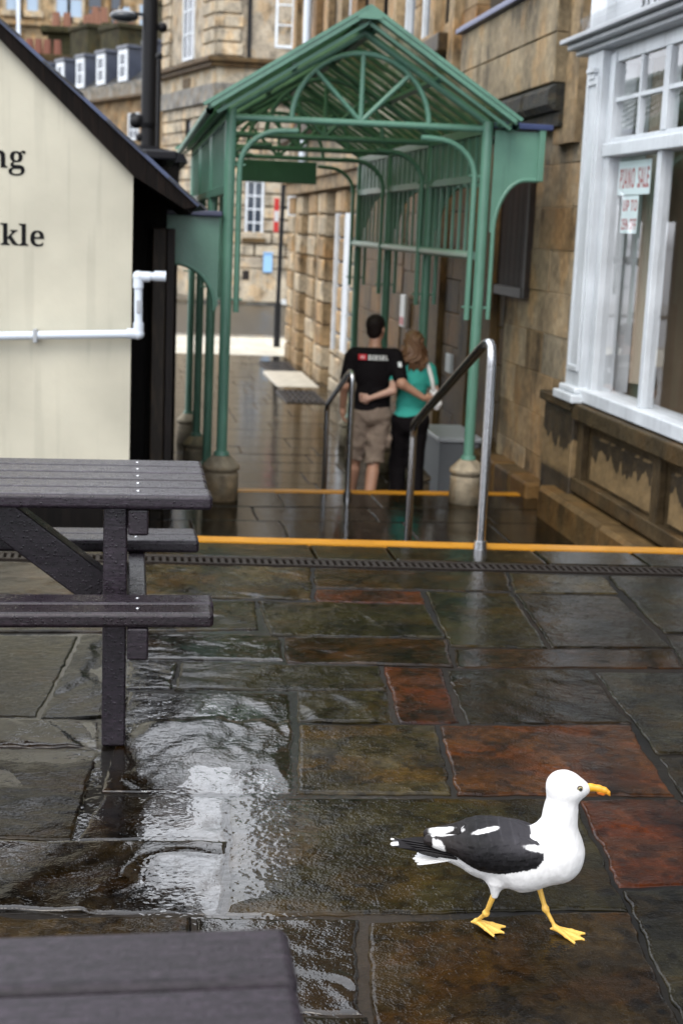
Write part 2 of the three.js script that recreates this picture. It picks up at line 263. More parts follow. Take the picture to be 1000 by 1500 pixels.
function flag(parent, c, material, o = {}) {                            // c: four corners [x, z] going round
  const s = ++flagNo, res = o.res || 0.015, joint = o.joint ?? 0.0012, lvl = o.level || (() => 0), kind = o.kind || 'riven', tilt = [rnd(-0.004, 0.004), rnd(-0.004, 0.004)], up = rnd(-0.0012, 0.0016) + (o.up || 0);
  const cx = c.reduce((t, p) => t + p[0], 0) / 4, cz = c.reduce((t, p) => t + p[1], 0) / 4;
  const ins = c.map((p, i) => { const a = c[(i + 3) % 4], b = c[(i + 1) % 4], n = (q) => { const dx = q[0] - p[0], dz = q[1] - p[1], l = Math.hypot(dx, dz) || 1; return [dx / l, dz / l]; }, e = n(a), f = n(b), sn = Math.max(0.35, Math.abs(e[0] * f[1] - e[1] * f[0])); return [p[0] + (e[0] + f[0]) * joint / sn, p[1] + (e[1] + f[1]) * joint / sn]; });
  const W = (Math.hypot(ins[1][0] - ins[0][0], ins[1][1] - ins[0][1]) + Math.hypot(ins[2][0] - ins[3][0], ins[2][1] - ins[3][1])) / 2, H = (Math.hypot(ins[3][0] - ins[0][0], ins[3][1] - ins[0][1]) + Math.hypot(ins[2][0] - ins[1][0], ins[2][1] - ins[1][1])) / 2;
  const ticks = (L) => { const n = Math.max(2, Math.ceil((L - 0.03) / res)), o2 = [0, 0.003 / L, 0.008 / L]; for (let i = 0; i <= n; i++) o2.push(mix(0.016 / L, 1 - 0.016 / L, i / n)); o2.push(1 - 0.008 / L, 1 - 0.003 / L, 1); return o2; }, tu = ticks(W), tv = ticks(H);
  const nu = tu.length - 1, nv = tv.length - 1, pos = [], uv = [], idx = [], round = o.round ?? 0.008, ox = hash(s, 1, 9) * 3, oz = hash(s, 2, 9) * 3, rot = o.spin ?? (hash(s, 3, 9) - 0.5) * 0.7;
  const put = (u, v, skirt) => {
    let x = mix(mix(ins[0][0], ins[1][0], u), mix(ins[3][0], ins[2][0], u), v), z = mix(mix(ins[0][1], ins[1][1], u), mix(ins[3][1], ins[2][1], u), v);
    const e = Math.min(Math.min(u, 1 - u) * W, Math.min(v, 1 - v) * H), wob = o.wobble ?? 0.010, ex = sstep(0.08, 0, e);
    x += (fbm(x * 7, z * 7, 3, 220) - 0.5) * wob * 2 * ex + (fbm(x * 30 + s, z * 30, 2, 222) - 0.5) * wob * ex; z += (fbm(x * 7, z * 7, 3, 221) - 0.5) * wob * 2 * ex + (fbm(x * 30 + s, z * 30, 2, 223) - 0.5) * wob * ex;
    const q = clamp(1 - e / round);
    let y = lvl(x, z) + up + tilt[0] * (x - cx) + tilt[1] * (z - cz) + reliefAt(x, z, s, kind) * (o.relief ?? 1) - 0.007 * q * q;
    if (skirt) y = lvl(x, z) - 0.03;
    pos.push(x, y, z); const a = x - cx, b = z - cz; uv.push(a * Math.cos(rot) - b * Math.sin(rot) + ox, a * Math.sin(rot) + b * Math.cos(rot) + oz);
  };
  for (let j = 0; j <= nv; j++) for (let i = 0; i <= nu; i++) put(tu[i], tv[j]);
  const id = (i, j) => j * (nu + 1) + i;
  const flip = (ins[1][0] - ins[0][0]) * (ins[3][1] - ins[0][1]) - (ins[1][1] - ins[0][1]) * (ins[3][0] - ins[0][0]) > 0;
  const tri = (a, b, c2) => flip ? idx.push(a, c2, b) : idx.push(a, b, c2);
  for (let j = 0; j < nv; j++) for (let i = 0; i < nu; i++) { tri(id(i, j), id(i + 1, j), id(i + 1, j + 1)); tri(id(i, j), id(i + 1, j + 1), id(i, j + 1)); }
  const rim = []; for (let i = 0; i < nu; i++) rim.push([i, 0]); for (let j = 0; j < nv; j++) rim.push([nu, j]); for (let i = nu; i > 0; i--) rim.push([i, nv]); for (let j = nv; j > 0; j--) rim.push([0, j]);
  const b0 = pos.length / 3; rim.forEach(([i, j]) => put(tu[i], tv[j], true));
  rim.forEach(([i, j], k) => { const [i2, j2] = rim[(k + 1) % rim.length], a = id(i, j), b = id(i2, j2), p = b0 + k, q = b0 + (k + 1) % rim.length; tri(a, p, q); tri(a, q, b); });
  const g = new THREE.BufferGeometry(); g.setAttribute('position', new THREE.Float32BufferAttribute(pos, 3)); g.setAttribute('uv', new THREE.Float32BufferAttribute(uv, 2)); g.setIndex(idx); g.computeVertexNormals();
  return raw('flagstone', g, flagMats[material], parent);
}
const G = (px, py) => { const p = U(px, py, 1, 0); return [p.x, p.z]; };
// macro level of the terrace: a shallow dish towards the tables where rain stands
const dish = (x, z) => 0.0045 * sstep(0.45, 0.95, x) - 0.0066 * Math.exp(-((x - 0.16) ** 2 / 0.17 + (z + 3.5) ** 2 / 0.62)) - 0.004 * Math.exp(-((x + 0.28) ** 2 / 0.07 + (z + 3.95) ** 2 / 0.10)) - 0.003 * Math.exp(-((x - 0.05) ** 2 / 0.05 + (z + 4.75) ** 2 / 0.10)) + 0.0012 + 0.0026 * sstep(-0.05, -0.4, x) * (z > -3.4 ? 0.3 : 1) + 0.003 * sstep(-5.3, -6.2, z);
{
  const t = sgroup('terrace_paving');
  const F = (a, m, kind, o) => flag(t, a.map((p) => G(...p)), m, { kind, level: dish, ...o });
  // traced stone by stone
  F([[-70, 824], [203, 827], [203, 872], [-70, 872]], 'brown', 'riven'); F([[-70, 875], [203, 875], [198, 926], [-80, 928]], 'dark', 'riven');
  F([[206, 827], [454, 833], [458, 879], [207, 873]], 'pale', 'rough'); F([[457, 834], [741, 841], [751, 869], [460, 862]], 'brown', 'smooth');
  F([[460, 865], [616, 868], [622, 886], [462, 883]], 'red', 'smooth'); F([[744, 842], [884, 846], [905, 872], [753, 870]], 'pale', 'smooth');
  F([[888, 846], [1080, 850], [1110, 931], [969, 928]], 'grey', 'smooth');
  F([[207, 876], [375, 881], [380, 922], [207, 925]], 'olive', 'riven'); F([[379, 882], [622, 888], [652, 935], [396, 931]], 'olive', 'riven');
  F([[622, 869], [751, 872], [803, 950], [658, 948]], 'olive', 'smooth'); F([[755, 873], [905, 875], [984, 950], [807, 950]], 'dark', 'riven', { relief: 0.8 });
  F([[207, 928], [408, 932], [417, 967], [190, 965]], 'film', 'rough'); F([[414, 934], [653, 938], [663, 978], [420, 970]], 'smoothRed', 'riven');
  F([[663, 951], [985, 953], [1003, 981], [666, 979]], 'smoothRed', 'smooth'); F([[971, 931], [1110, 934], [1150, 985], [1005, 983]], 'dark', 'smooth');
  F([[188, 968], [260, 970], [253, 1007], [184, 1007]], 'film', 'rough'); F([[264, 971], [555, 977], [566, 1013], [256, 1009]], 'olive', 'riven');
  F([[560, 978], [646, 980], [675, 1060], [582, 1060]], 'red', 'smooth'); F([[436, 1014], [566, 1016], [578, 1059], [434, 1058]], 'olive', 'rough');
  F([[652, 982], [864, 984], [923, 1061], [684, 1061]], 'dark', 'riven'); F([[869, 985], [1130, 988], [1180, 1110], [960, 1105]], 'grey', 'smooth');
  F([[963, 1109], [1180, 1113], [1220, 1180], [998, 1170]], 'dark', 'riven');
  F([[186, 1011], [426, 1015], [431, 1160], [148, 1158]], 'film', 'rough', { up: -0.0006 }); F([[436, 1062], [638, 1063], [662, 1165], [434, 1161]], 'pale', 'smooth', { up: 0.002 });
  F([[643, 1064], [922, 1064], [986, 1168], [668, 1166]], 'rust', 'riven', { relief: 0.8 });
  F([[-90, 932], [118, 932], [56, 1050], [-110, 1050]], 'olive', 'smooth'); F([[122, 931], [186, 930], [184, 1050], [60, 1052]], 'grey', 'rough');
  F([[-110, 1053], [145, 1055], [145, 1094], [-120, 1094]], 'film', 'rough'); F([[-120, 1097], [145, 1097], [108, 1230], [-150, 1230]], 'dark', 'rough');
  F([[150, 1162], [333, 1164], [331, 1226], [112, 1230]], 'film', 'riven', { relief: 0.9, up: -0.001 }); F([[-150, 1234], [331, 1229], [327, 1336], [-190, 1334]], 'film', 'rough', { relief: 1.25 });
  F([[337, 1165], [841, 1173], [917, 1334], [331, 1338]], 'olive', 'smooth', { relief: 0.75, up: -0.0012 });
  F([[847, 1173], [990, 1172], [1100, 1300], [905, 1301]], 'red', 'riven', { relief: 0.7 }); F([[908, 1305], [1105, 1304], [1240, 1560], [1009, 1530]], 'grey', 'riven');
  F([[991, 1174], [1220, 1184], [1400, 1300], [1103, 1300]], 'dark', 'smooth');
  F([[-190, 1340], [285, 1341], [280, 1488], [-260, 1488]], 'brown', 'riven'); F([[291, 1342], [522, 1344], [528, 1486], [288, 1486]], 'film', 'riven', { up: -0.001 });
  F([[536, 1349], [918, 1339], [1004, 1528], [548, 1560]], 'brown', 'riven', { relief: 0.7, up: 0.001 });
  F([[-260, 1491], [540, 1490], [552, 1760], [-420, 1760]], 'dark', 'riven', { res: 0.04 }); F([[548, 1564], [1008, 1532], [1130, 1760], [560, 1760]], 'olive', 'riven', { res: 0.04 }); F([[1012, 1534], [1250, 1564], [1420, 1760], [1136, 1760]], 'brown', 'riven', { res: 0.04 });
  // flags beyond the picture's sides, coarser
  const W = (x0, x1, z0, z1, m) => flag(t, [[x0, z0], [x1, z0], [x1, z1], [x0, z1]], m, { kind: 'riven', level: dish, res: 0.06 });
  const names = ['olive', 'brown', 'dark', 'grey', 'olive', 'red'];
  for (let z = -6.5, r = 0; z < -1.4; r++) { const h = rnd(0.45, 0.7), lim = Math.min(z + h, -1.2); const xl = G(-80, 1000)[0]; void xl;
    const left = U(-78, 750, 2, (z + lim) / 2), e = Math.min(-0.62, left.x - 0.03); let x = e; let i = 0; while (x > -3.4) { const w = rnd(0.6, 1.0); W(x - w, x, z, lim, names[(r * 3 + i++) % 6]); x -= w; }
    const right = U(1000, 750, 2, lim); let a = Math.max(right.x + 0.45, 1.55 + (-1.2 - z) * 0.05); if (z < -6) a = 3.06; i = 0; while (a < 3.25) { const w = Math.min(rnd(0.6, 0.95), 3.3 - a); W(a, a + w, z, lim, names[(r + i++) % 6]); a += w; } z = lim; }
  // kerb slabs along the top of the steps
  const kz = 0.30; let a = -3.4; for (const b of [-2.2, -1.1, -0.1, 0.9, 1.28, 2.02, 2.52, 3.3]) { flag(t, [[a, edgeZ(a) + 0.11], [b, edgeZ(b) + 0.11], [b, edgeZ(b) + 0.11 + kz], [a, edgeZ(a) + 0.11 + kz]], a > 1.2 ? 'smooth' : 'olive', { kind: 'smooth', level: () => 0.003, joint: 0.004, wobble: 0.003, relief: 0.5, res: 0.04 }); a = b; }
  // bed under the joints, riser face at the edge
  const bed = new THREE.Shape([[-9, 6], [3.42, 6], [3.42, edgeZ(3.42)], [-9, edgeZ(-9)]].map(([x, z]) => new THREE.Vector2(x, -z)));
  const g = new THREE.ExtrudeGeometry(bed, { depth: 0.6, bevelEnabled: false }).rotateX(-Math.PI / 2).translate(0, -0.63, 0);
  const bg = new THREE.PlaneGeometry(8.1, 8.0, 200, 200).rotateX(-Math.PI / 2).translate(-0.75, 0, -2.42), bp = bg.attributes.position; for (let i = 0; i < bp.count; i++) { const x = bp.getX(i), z = Math.max(bp.getZ(i), edgeZ(x) + 0.6); bp.setXYZ(i, x, dish(x, z) - 0.0062 + (fbm(x * 14, z * 14, 3, 240) - 0.5) * 0.005, z); } bg.computeVertexNormals(); raw('joint_mortar', bg, mat([0.010, 0.0075, 0.0045], 0.5, { map: FM.map, bumpMap: rep(T.flagB, 0.2), bumpScale: 0.003, specularIntensity: 0.4 }), t);
  mk('bedding', g, mat([0.012, 0.009, 0.006], 0.5, { map: FM.map, bumpMap: rep(T.flagB, 0.2), bumpScale: 0.004 }), t);
  // rain standing in the hollows and joints
  const wsh = new THREE.Shape([[-5, 3], [3.3, 3], [3.3, edgeZ(3.3) + 0.62], [-5, edgeZ(-5) + 0.62]].map(([x, z]) => new THREE.Vector2(x, -z)));
  const water = mk('puddle_water', new THREE.ShapeGeometry(wsh).rotateX(-Math.PI / 2).translate(0, -0.0030, 0), mat([1, 1, 1], 0.02, { transmission: 1, ior: 1.42, bumpMap: rep(T.waterB, 0.42), bumpScale: 0.0016 })); struct(water);
}
// drain along the kerb
{
  const t = thing('drain_channel', 'long black slotted drain grating set in the paving before the yellow edged steps', 'drain');
  const n = 190, x0 = -3.2, x1 = 3.25, bars = [], zi = (x) => edgeZ(x) + 0.425, w = 0.13;
  for (let i = 0; i < n; i++) { const x = mix(x0, x1, (i + 0.5) / n), z = zi(x) + w / 2; bars.push(B(x - 0.009, x + 0.009, -0.012, 0.0015, z - w / 2 + 0.016, z + w / 2 - 0.016)); }
  const bm = mk('grating_bars', bars, M.iron, t); bm.userData.kind = 'stuff';
  const strip = (o, ww) => { const s = []; for (let i = 0; i < 8; i++) { const a = mix(x0, x1, i / 8), b = mix(x0, x1, (i + 1) / 8); s.push(extrude([[a, -(zi(a) + o)], [b, -(zi(b) + o)], [b, -(zi(b) + o + ww)], [a, -(zi(a) + o + ww)]].reverse(), 0.016).rotateX(-Math.PI / 2).translate(0, -0.0125, 0)); } return s; };
  mk('frame_edge', strip(0, 0.017), M.iron, t); mk('frame_edge', strip(w - 0.017, 0.017), M.iron, t);
}
// steps down to the landing
const LAND = -0.63, LOW = -1.05;
{
  const t = sgroup('upper_steps');
  const tr = (k, x) => edgeZ(x) - 0.33 * k;
  for (let k = 1; k < 4; k++) { const y = -0.1575 * k; const q = [[-5, tr(k - 1, -5) + 0.02], [3.38, tr(k - 1, 3.38) + 0.02], [3.38, tr(k, 3.38)], [-5, tr(k, -5)]]; mk('step', extrude(q.map(([x, z]) => [x, -z]), 0.157).rotateX(-Math.PI / 2).translate(0, y - 0.157, 0), flagMats.smooth, t);
    mk('nosing_strip', extrude([[-5, tr(k, -5) + 0.07], [3.3, tr(k, 3.3) + 0.07], [3.3, tr(k, 3.3) + 0.004], [-5, tr(k, -5) + 0.004]].map(([x, z]) => [x, -z]), 0.005).rotateX(-Math.PI / 2).translate(0, y - 0.001, 0), M.yellow, t); }
  const top = mk('nosing_strip', extrude([[-5, edgeZ(-5) + 0.105], [3.3, edgeZ(3.3) + 0.105], [3.3, edgeZ(3.3) - 0.006], [-5, edgeZ(-5) - 0.006]].map(([x, z]) => [x, -z]), 0.012).rotateX(-Math.PI / 2).translate(0, -0.004, 0), M.yellow, t); void top;
}
{
  const t = sgroup('landing'); const y = () => LAND;
  mk('bedding', B(-9, 3.52, LAND - 0.5, LAND - 0.012, -11.74, -7.2), M.mortar, t);
  let z = -11.62; const rows = [0.62, 0.55, 0.7, 0.6, 0.75, 0.6]; rows.forEach((h, r) => { let x = -1.1 + (r % 2) * 0.35; while (x < 3.3) { const w = Math.min(rnd(0.6, 1.05), 3.46 - x); if (w > 0.15) flag(t, [[x, z], [x + w, z], [x + w, z + h], [x, z + h]], ['wet', 'wetGrey', 'wet', 'smooth', 'smoothRed'][Math.floor(rnd() * 5)], { kind: 'smooth', level: y, res: 0.06, joint: 0.003, relief: 0.4 }); x += w; } z += h; });
  mk('nosing_strip', B(-1.1, 3.4, LAND - 0.012, LAND + 0.006, -11.745, -11.63), M.yellow, t);
}
{
  const t = sgroup('lower_steps');
  for (let k = 1; k < 3; k++) { const y = LAND - 0.14 * k, z = -11.74 - 0.33 * (k - 1); mk('step', B(-1.1, 3.5, y - 0.3, y, z - 0.33, z - 0.001), flagMats.smooth, t); mk('nosing_strip', B(-1.1, 3.4, y - 0.02, y + 0.005, z - 0.334, z - 0.26), M.yellow, t); }
}
const lowY = (x, z) => LOW - 0.3 * clamp((-12.4 - z) / 19.6);
{
  const t = sgroup('passage_floor');
  const g = new THREE.PlaneGeometry(44, 21, 4, 40).rotateX(-Math.PI / 2).translate(-18.4, 0, -22.4), p = g.attributes.position; for (let i = 0; i < p.count; i++) p.setY(i, lowY(0, p.getZ(i)) - 0.014); g.computeVertexNormals();
  mk('bedding', g, mat([0.022, 0.019, 0.015], 0.4, { ...FM, bumpScale: 0.002 }), t);
  let z = -32.3; while (z < -12.5) { const h = Math.min(rnd(0.6, 0.85), -12.42 - z); if (h < 0.2) break; let x = -0.4 + rnd(-0.3, 0.3); while (x < 3.3) { const w = Math.min(rnd(0.6, 1.0), 3.5 - x); if (w > 0.12) flag(t, [[x, z], [x + w, z], [x + w, z + h], [x, z + h]], ['wet', 'wetGrey', 'wet'][Math.floor(rnd() * 3)], { kind: 'smooth', level: lowY, res: 0.1, joint: 0.003, relief: 0.25, up: 0.001 }); x += w; } z += h; }
}
{
  const road = mk('road', new THREE.PlaneGeometry(500, 460).rotateX(-Math.PI / 2).translate(0, -1.43, -262), M.asphalt); struct(road);
  const pv = sgroup('street_pavement');
  const paleM = [[0.5, 0.47, 0.39], [0.55, 0.51, 0.42], [0.46, 0.435, 0.37]].map((c) => mat(c, 0.5, { map: rep(T.paintC, 2) }));
  for (let x = -14; x < 16; x += 1.2) for (let k = 0; k < 4; k++) mk('paving_slab', block(-0.595, 0.595, -0.645, 0.645, -0.1, 0, 0.006).rotateX(-Math.PI / 2).translate(x + (k % 2) * 0.6, lowY(0, -32.4) + 0.0, -33.0 - k * 1.3), paleM[Math.floor(rnd() * 3)], pv);
  mk('kerb', B(-15, 17, -1.46, -1.34, -38.2, -37.6), mat([0.3, 0.3, 0.31], 0.4, SM), pv);
  const far = mk('street_pavement', B(-60, 60, -1.46, -1.31, -64, -54.4), mat([0.13, 0.125, 0.11], 0.4, { map: rep(T.flagC, 2) })); struct(far);
}
function lightGrid(x0, x1, z0, z1, label) {
  const t = thing('pavement_light', label, 'grating', [0, 0, 0], 0, 'cellar gratings in the passage floor'), y = Math.max(lowY(0, z0), lowY(0, z1)) + 0.008, bars = [], n = Math.round((x1 - x0) / 0.09), m = 4;
  mk('frame', [B(x0, x1, y - 0.06, y + 0.006, z0, z0 + 0.05), B(x0, x1, y - 0.06, y + 0.006, z1 - 0.05, z1), B(x0, x0 + 0.05, y - 0.06, y + 0.006, z0 + 0.05, z1 - 0.05), B(x1 - 0.05, x1, y - 0.06, y + 0.006, z0 + 0.05, z1 - 0.05)], M.iron, t);
  for (let i = 1; i < n; i++) { const x = mix(x0, x1, i / n); bars.push(B(x - 0.016, x + 0.016, y - 0.05, y + 0.002, z0 + 0.05, z1 - 0.05)); } for (let i = 1; i < m; i++) { const z = mix(z0, z1, i / m); bars.push(B(x0 + 0.05, x1 - 0.05, y - 0.048, y + 0.004, z - 0.02, z + 0.02)); }
  mk('bars', bars, M.iron, t); mk('glass_bed', B(x0 + 0.05, x1 - 0.05, y - 0.03, y - 0.012, z0 + 0.05, z1 - 0.05), M.farGlass, t);
}
lightGrid(2.5, 3.15, -24.1, -22.4, 'dark cellar grating in wet floor at the near side of the pale slab'); lightGrid(2.75, 3.35, -30.2, -28.0, 'dark cellar grating between the pale slab and the street post');
tag(mk('threshold_slab', block(-0.38, 0.38, -1.35, 1.35, -0.05, 0, 0.01).rotateX(-Math.PI / 2).translate(3.0, lowY(0, -26) + 0.02, -26.45), mat([0.5, 0.47, 0.4], 0.45, { map: rep(T.paintC, 0.8) })), 'pale stone slab let into the wet floor beside the rusticated wall', 'slab');
// ---------------------------------------------------------------- RIGHT: shop front (local x runs towards the camera, local z points into the passage)
{
  const t = thing('music_shop', 'white timber shop front with tall windows above a panelled stone base', 'shop', [3.43, 0, -11.2], -Math.PI / 2);
  const W = 10.6;                                                         // eastwards past the frame
  // stone base: pedestal, panelled dado, plinth, capping
  mk('pedestal', RB(0.02, 0.78, LAND - 0.05, 0.26, -0.12, 0.07, 0.015), M.drip, t); mk('pedestal_cap', RB(-0.02, 0.82, 0.26, 0.33, -0.12, 0.11, 0.012), M.base[0], t);
  mk('dado_wall', B(0.78, W, LAND - 0.05, 0.2, -0.25, -0.02), M.base[1], t);
  mk('stone_sill', RB(0.82, W, 0.2, 0.33, -0.25, 0.10, 0.02), M.base[0], t);
  for (let k = 0; k < 6; k++) { const a = 0.82 + k * 1.6; mk('dado_stile', RB(a, a + 0.13, -0.36, 0.2, -0.02, 0.035, 0.008), M.base[1], t); mk('dado_panel', block(a + 0.22, a + 1.52, -0.24, 0.12, -0.03, -0.004, 0.02), M.drip, t); }
  mk('dado_rail', RB(0.78, W, -0.36, -0.25, -0.02, 0.05, 0.012), M.base[1], t);
  for (let k = 0; k < 5; k++) mk('plinth_stone', block(0.42 + k * 1.5, 0.42 + k * 1.5 + 1.494, LAND - 0.05, -0.385 + rnd(-0.01, 0.01), -0.1, 0.2, 0.03), M.darkStone[k % 4], t);
  // pilasters
  const pil = (u) => {
    mk('pilaster', [RB(u, u + 0.34, 0.44, 2.9, -0.14, 0.06, 0.006), RB(u + 0.04, u + 0.075, 0.56, 2.72, 0.058, 0.075, 0.004), RB(u + 0.265, u + 0.3, 0.56, 2.72, 0.058, 0.075, 0.004), RB(u + 0.075, u + 0.265, 2.66, 2.72, 0.058, 0.075, 0.004), RB(u + 0.075, u + 0.265, 0.56, 0.6, 0.058, 0.075, 0.004)], M.white, t);
    mk('pilaster_base', [RB(u - 0.06, u + 0.42, 0.33, 0.395, -0.1, 0.14, 0.012), RB(u - 0.03, u + 0.385, 0.395, 0.445, -0.1, 0.105, 0.018, 3)], M.white, t);
    mk('bracket', [RB(u + 0.09, u + 0.25, 2.745, 2.78, 0.05, 0.10, 0.006), RB(u + 0.11, u + 0.23, 2.70, 2.745, 0.05, 0.085, 0.006)], M.white, t);
  };
  pil(0.5); pil(5.2);
  mk('end_board', RB(0.36, 0.5, 0.44, 3.7, -0.2, 0.02, 0.006), M.white, t);
  // windows
  const win = (a, b) => {
    const w = mk('window_frame', [RB(a, a + 0.1, 0.42, 2.86, -0.16, 0.012, 0.006), RB(b - 0.1, b, 0.42, 2.86, -0.16, 0.0, 0.006), RB(a, b, 2.8, 2.9, -0.16, -0.005, 0.006), RB(a - 0.02, b + 0.02, 0.34, 0.44, -0.2, 0.06, 0.012), RB(a, b, 2.14, 2.23, -0.15, 0.03, 0.008), RB(a, b, 2.23, 2.27, -0.14, -0.01, 0.006)], M.white, t);
    const n = Math.round((b - a) / 1.02), step = (b - a - 0.2) / n;
    for (let i = 0; i <= n; i++) { const u = a + 0.1 + i * step; if (i && i < n) mk('mullion', [RB(u - 0.035, u + 0.035, 0.44, 2.14, -0.09, 0.004, 0.008), RB(u - 0.045, u + 0.045, 2.27, 2.8, -0.09, -0.002, 0.006)], M.white, w);
      if (i < n) { const x0 = u + (i ? 0.035 : 0), x1 = u + step - (i < n - 1 ? 0.035 : 0); mk('pane', new THREE.PlaneGeometry(x1 - x0, 1.7).translate((x0 + x1) / 2, 1.29, -0.036), M.glass, w);
        mk('glazing_bar', [RB(u + step / 2 - 0.016, u + step / 2 + 0.016, 2.27, 2.8, -0.055, -0.008, 0.004), RB(x0, x1, 2.52, 2.55, -0.053, -0.01, 0.004)], M.white, w);
        for (const [p, q] of [[x0, u + step / 2 - 0.016], [u + step / 2 + 0.016, x1]]) for (const [c, d] of [[2.27, 2.52], [2.55, 2.8]]) mk('pane', new THREE.PlaneGeometry(q - p, d - c).translate((p + q) / 2, (c + d) / 2, -0.03), M.glass, w); } }
  };
  win(0.88, 5.1); win(5.6, 10.5);
  mk('window_reveal', B(0.84, 0.9, 0.42, 2.93, -0.3, -0.01), M.white, t);
  // cornice and fascia
  mk('cornice', [RB(0.3, W, 2.9, 2.94, -0.2, 0.10, 0.01), RB(0.26, W, 2.94, 2.985, -0.2, 0.16, 0.015), RB(0.22, W, 2.985, 3.02, -0.2, 0.21, 0.008)], mat([0.33, 0.36, 0.41], 0.4, { map: rep(T.paintC, 0.8) }), t);
  mk('fascia_board', [B(0.86, W, 3.02, 3.75, -0.2, 0.0), RB(0.5, 0.86, 3.02, 3.75, -0.2, 0.07, 0.008), B(0.2, W, 3.75, 3.85, -0.25, 0.15)], M.white, t);
  const tx = new TextGeometry('INST', { font, size: 0.2, depth: 0.006, curveSegments: 4 }).translate(1.40, 3.097, 0.002); mk('fascia_lettering', tx, M.letter, t);
  const sp = []; for (let i = 0; i < 130; i++) { const u = 0.55 + i * 0.035; for (const [du, dz] of [[-0.025, 0.03], [0.025, 0.05], [0, -0.03]]) sp.push(rod(V(u, 3.02, 0.12), V(u + du, 3.135, 0.12 + dz), 0.0016, 4)); } const sk = mk('bird_spikes', sp, M.steel, t); sk.userData.kind = 'stuff';
  // interior behind the glass
  mk('shop_floor', B(0.84, W, -0.3, 0.05, -7.5, -0.26), mat([0.10, 0.062, 0.036], 0.6, { map: rep(T.woodC, 0.8) }), t); mk('ceiling', B(0.84, W, 2.95, 3.05, -7.5, -0.21), mat([0.4, 0.38, 0.34], 0.8), t); mk('inner_wall', B(0.8, W, -0.3, 3.05, -7.6, -7.5), mat([0.13, 0.085, 0.055], 0.8), t); mk('inner_wall', B(W, W + 0.1, -0.3, 3.05, -7.6, -0.2), mat([0.2, 0.13, 0.09], 0.8), t);
  mk('inner_wall', B(0.74, 0.84, -0.3, 3.0, -7.5, -0.3), mat([0.30, 0.235, 0.165], 0.7, { map: rep(T.paintC, 1.2) }), t);
  mk('curtain', Array.from({ length: 6 }, (_, i) => rod(V(0.92 + i * 0.03, 0.5, -0.32 - i * 0.015), V(0.92 + i * 0.03, 2.9, -0.32 - i * 0.015), 0.022, 8)), mat([0.36, 0.29, 0.22], 0.8), t);
  const label = (txt, w, h, u, v, lines) => { const c = document.createElement('canvas'); c.width = 512; c.height = Math.round(512 * h / w); const x = c.getContext('2d'); x.fillStyle = '#d6e6e8'; x.fillRect(0, 0, c.width, c.height); x.fillStyle = '#9c1a24'; x.textAlign = 'center'; x.textBaseline = 'middle'; lines.forEach((l, i) => { x.font = `bold ${Math.round(c.height / lines.length * 0.82)}px sans-serif`; x.fillText(l, c.width / 2, c.height * (i + 0.52) / lines.length, c.width * 0.92); });
    const cx = new THREE.CanvasTexture(c); cx.colorSpace = THREE.SRGBColorSpace; const s = raw(txt, new THREE.PlaneGeometry(w, h).translate(u, v, 0), new THREE.MeshStandardMaterial({ map: cx, roughness: 0.6, side: THREE.DoubleSide })); return s; };
  // paper signs stuck inside the glass
  const place = (m, u, v, w, h, lab) => { m.position.set(3.43 + 0.06, v, -11.2 + u); m.rotation.y = -Math.PI / 2; tag(m, lab, 'sign', 'sale papers in the shop window'); };
  place(label('sale_sign', 0.66, 0.235, 0, 0, ['PIANO  SALE']), 1.36, 1.985, 0, 0, 'white paper sign with red letters PIANO SALE inside the shop window');
  place(label('sale_sign', 0.34, 0.26, 0, 0, ['UP TO', '25% OFF']), 1.32, 1.73, 0, 0, 'smaller white paper sign below the piano sale sign with red offer letters');
  // a grand piano outline and stools in the dark of the shop
  const pn = thing('piano', 'dark upright piano standing inside the shop behind the glass', 'piano', [5.4, 0.05, -7.6], -Math.PI / 2);
  mk('case', [RB(-0.75, 0.75, 0.02, 1.15, -0.3, 0.05, 0.01), RB(-0.75, 0.75, 0.62, 0.72, 0.05, 0.3, 0.01)], mat([0.012, 0.008, 0.007], 0.12), pn); mk('keyboard', B(-0.62, 0.62, 0.72, 0.74, 0.1, 0.27), mat([0.6, 0.58, 0.5], 0.3), pn); for (const s of [-0.68, 0.68]) mk('leg', RB(s - 0.04, s + 0.04, 0, 0.62, 0.2, 0.28, 0.01), M.black, pn);
  // storey above the shop
  const up = thing('house_over_shop', 'tall stone house front, darkened to dim its reflection, rising above the white shop fascia', 'building', [3.5, 0, -11.2], -Math.PI / 2);
  mk('wall', B(0.3, W, 3.86, 13, -0.6, -0.1), M.darkStone[1], up);  // wall colour darkened to keep its reflection in the wet paving dim
  for (let k = 0; k < 3; k++) { for (let s = 0; s < 2; s++) { const u = 1.6 + k * 3, v = 5 + s * 3.6; const f = mk('window', [RB(u - 0.1, u, v, v + 2, -0.12, -0.04), RB(u + 1.1, u + 1.2, v, v + 2, -0.12, -0.04), RB(u, u + 1.1, v + 1.9, v + 2, -0.12, -0.04), RB(u - 0.15, u + 1.25, v - 0.12, v, -0.12, 0.06)], M.white, up); mk('pane', B(u, u + 1.1, v, v + 1.9, -0.11, -0.09), M.farGlass, f); } }
}
M.wallA = mat([0.60, 0.515, 0.40], 0.7, SM); M.wallB = mat([0.53, 0.41, 0.275], 0.7, SM); M.sooty = [[0.30, 0.265, 0.205], [0.25, 0.225, 0.18], [0.34, 0.30, 0.23]].map((c) => mat(c, 0.75, SM));
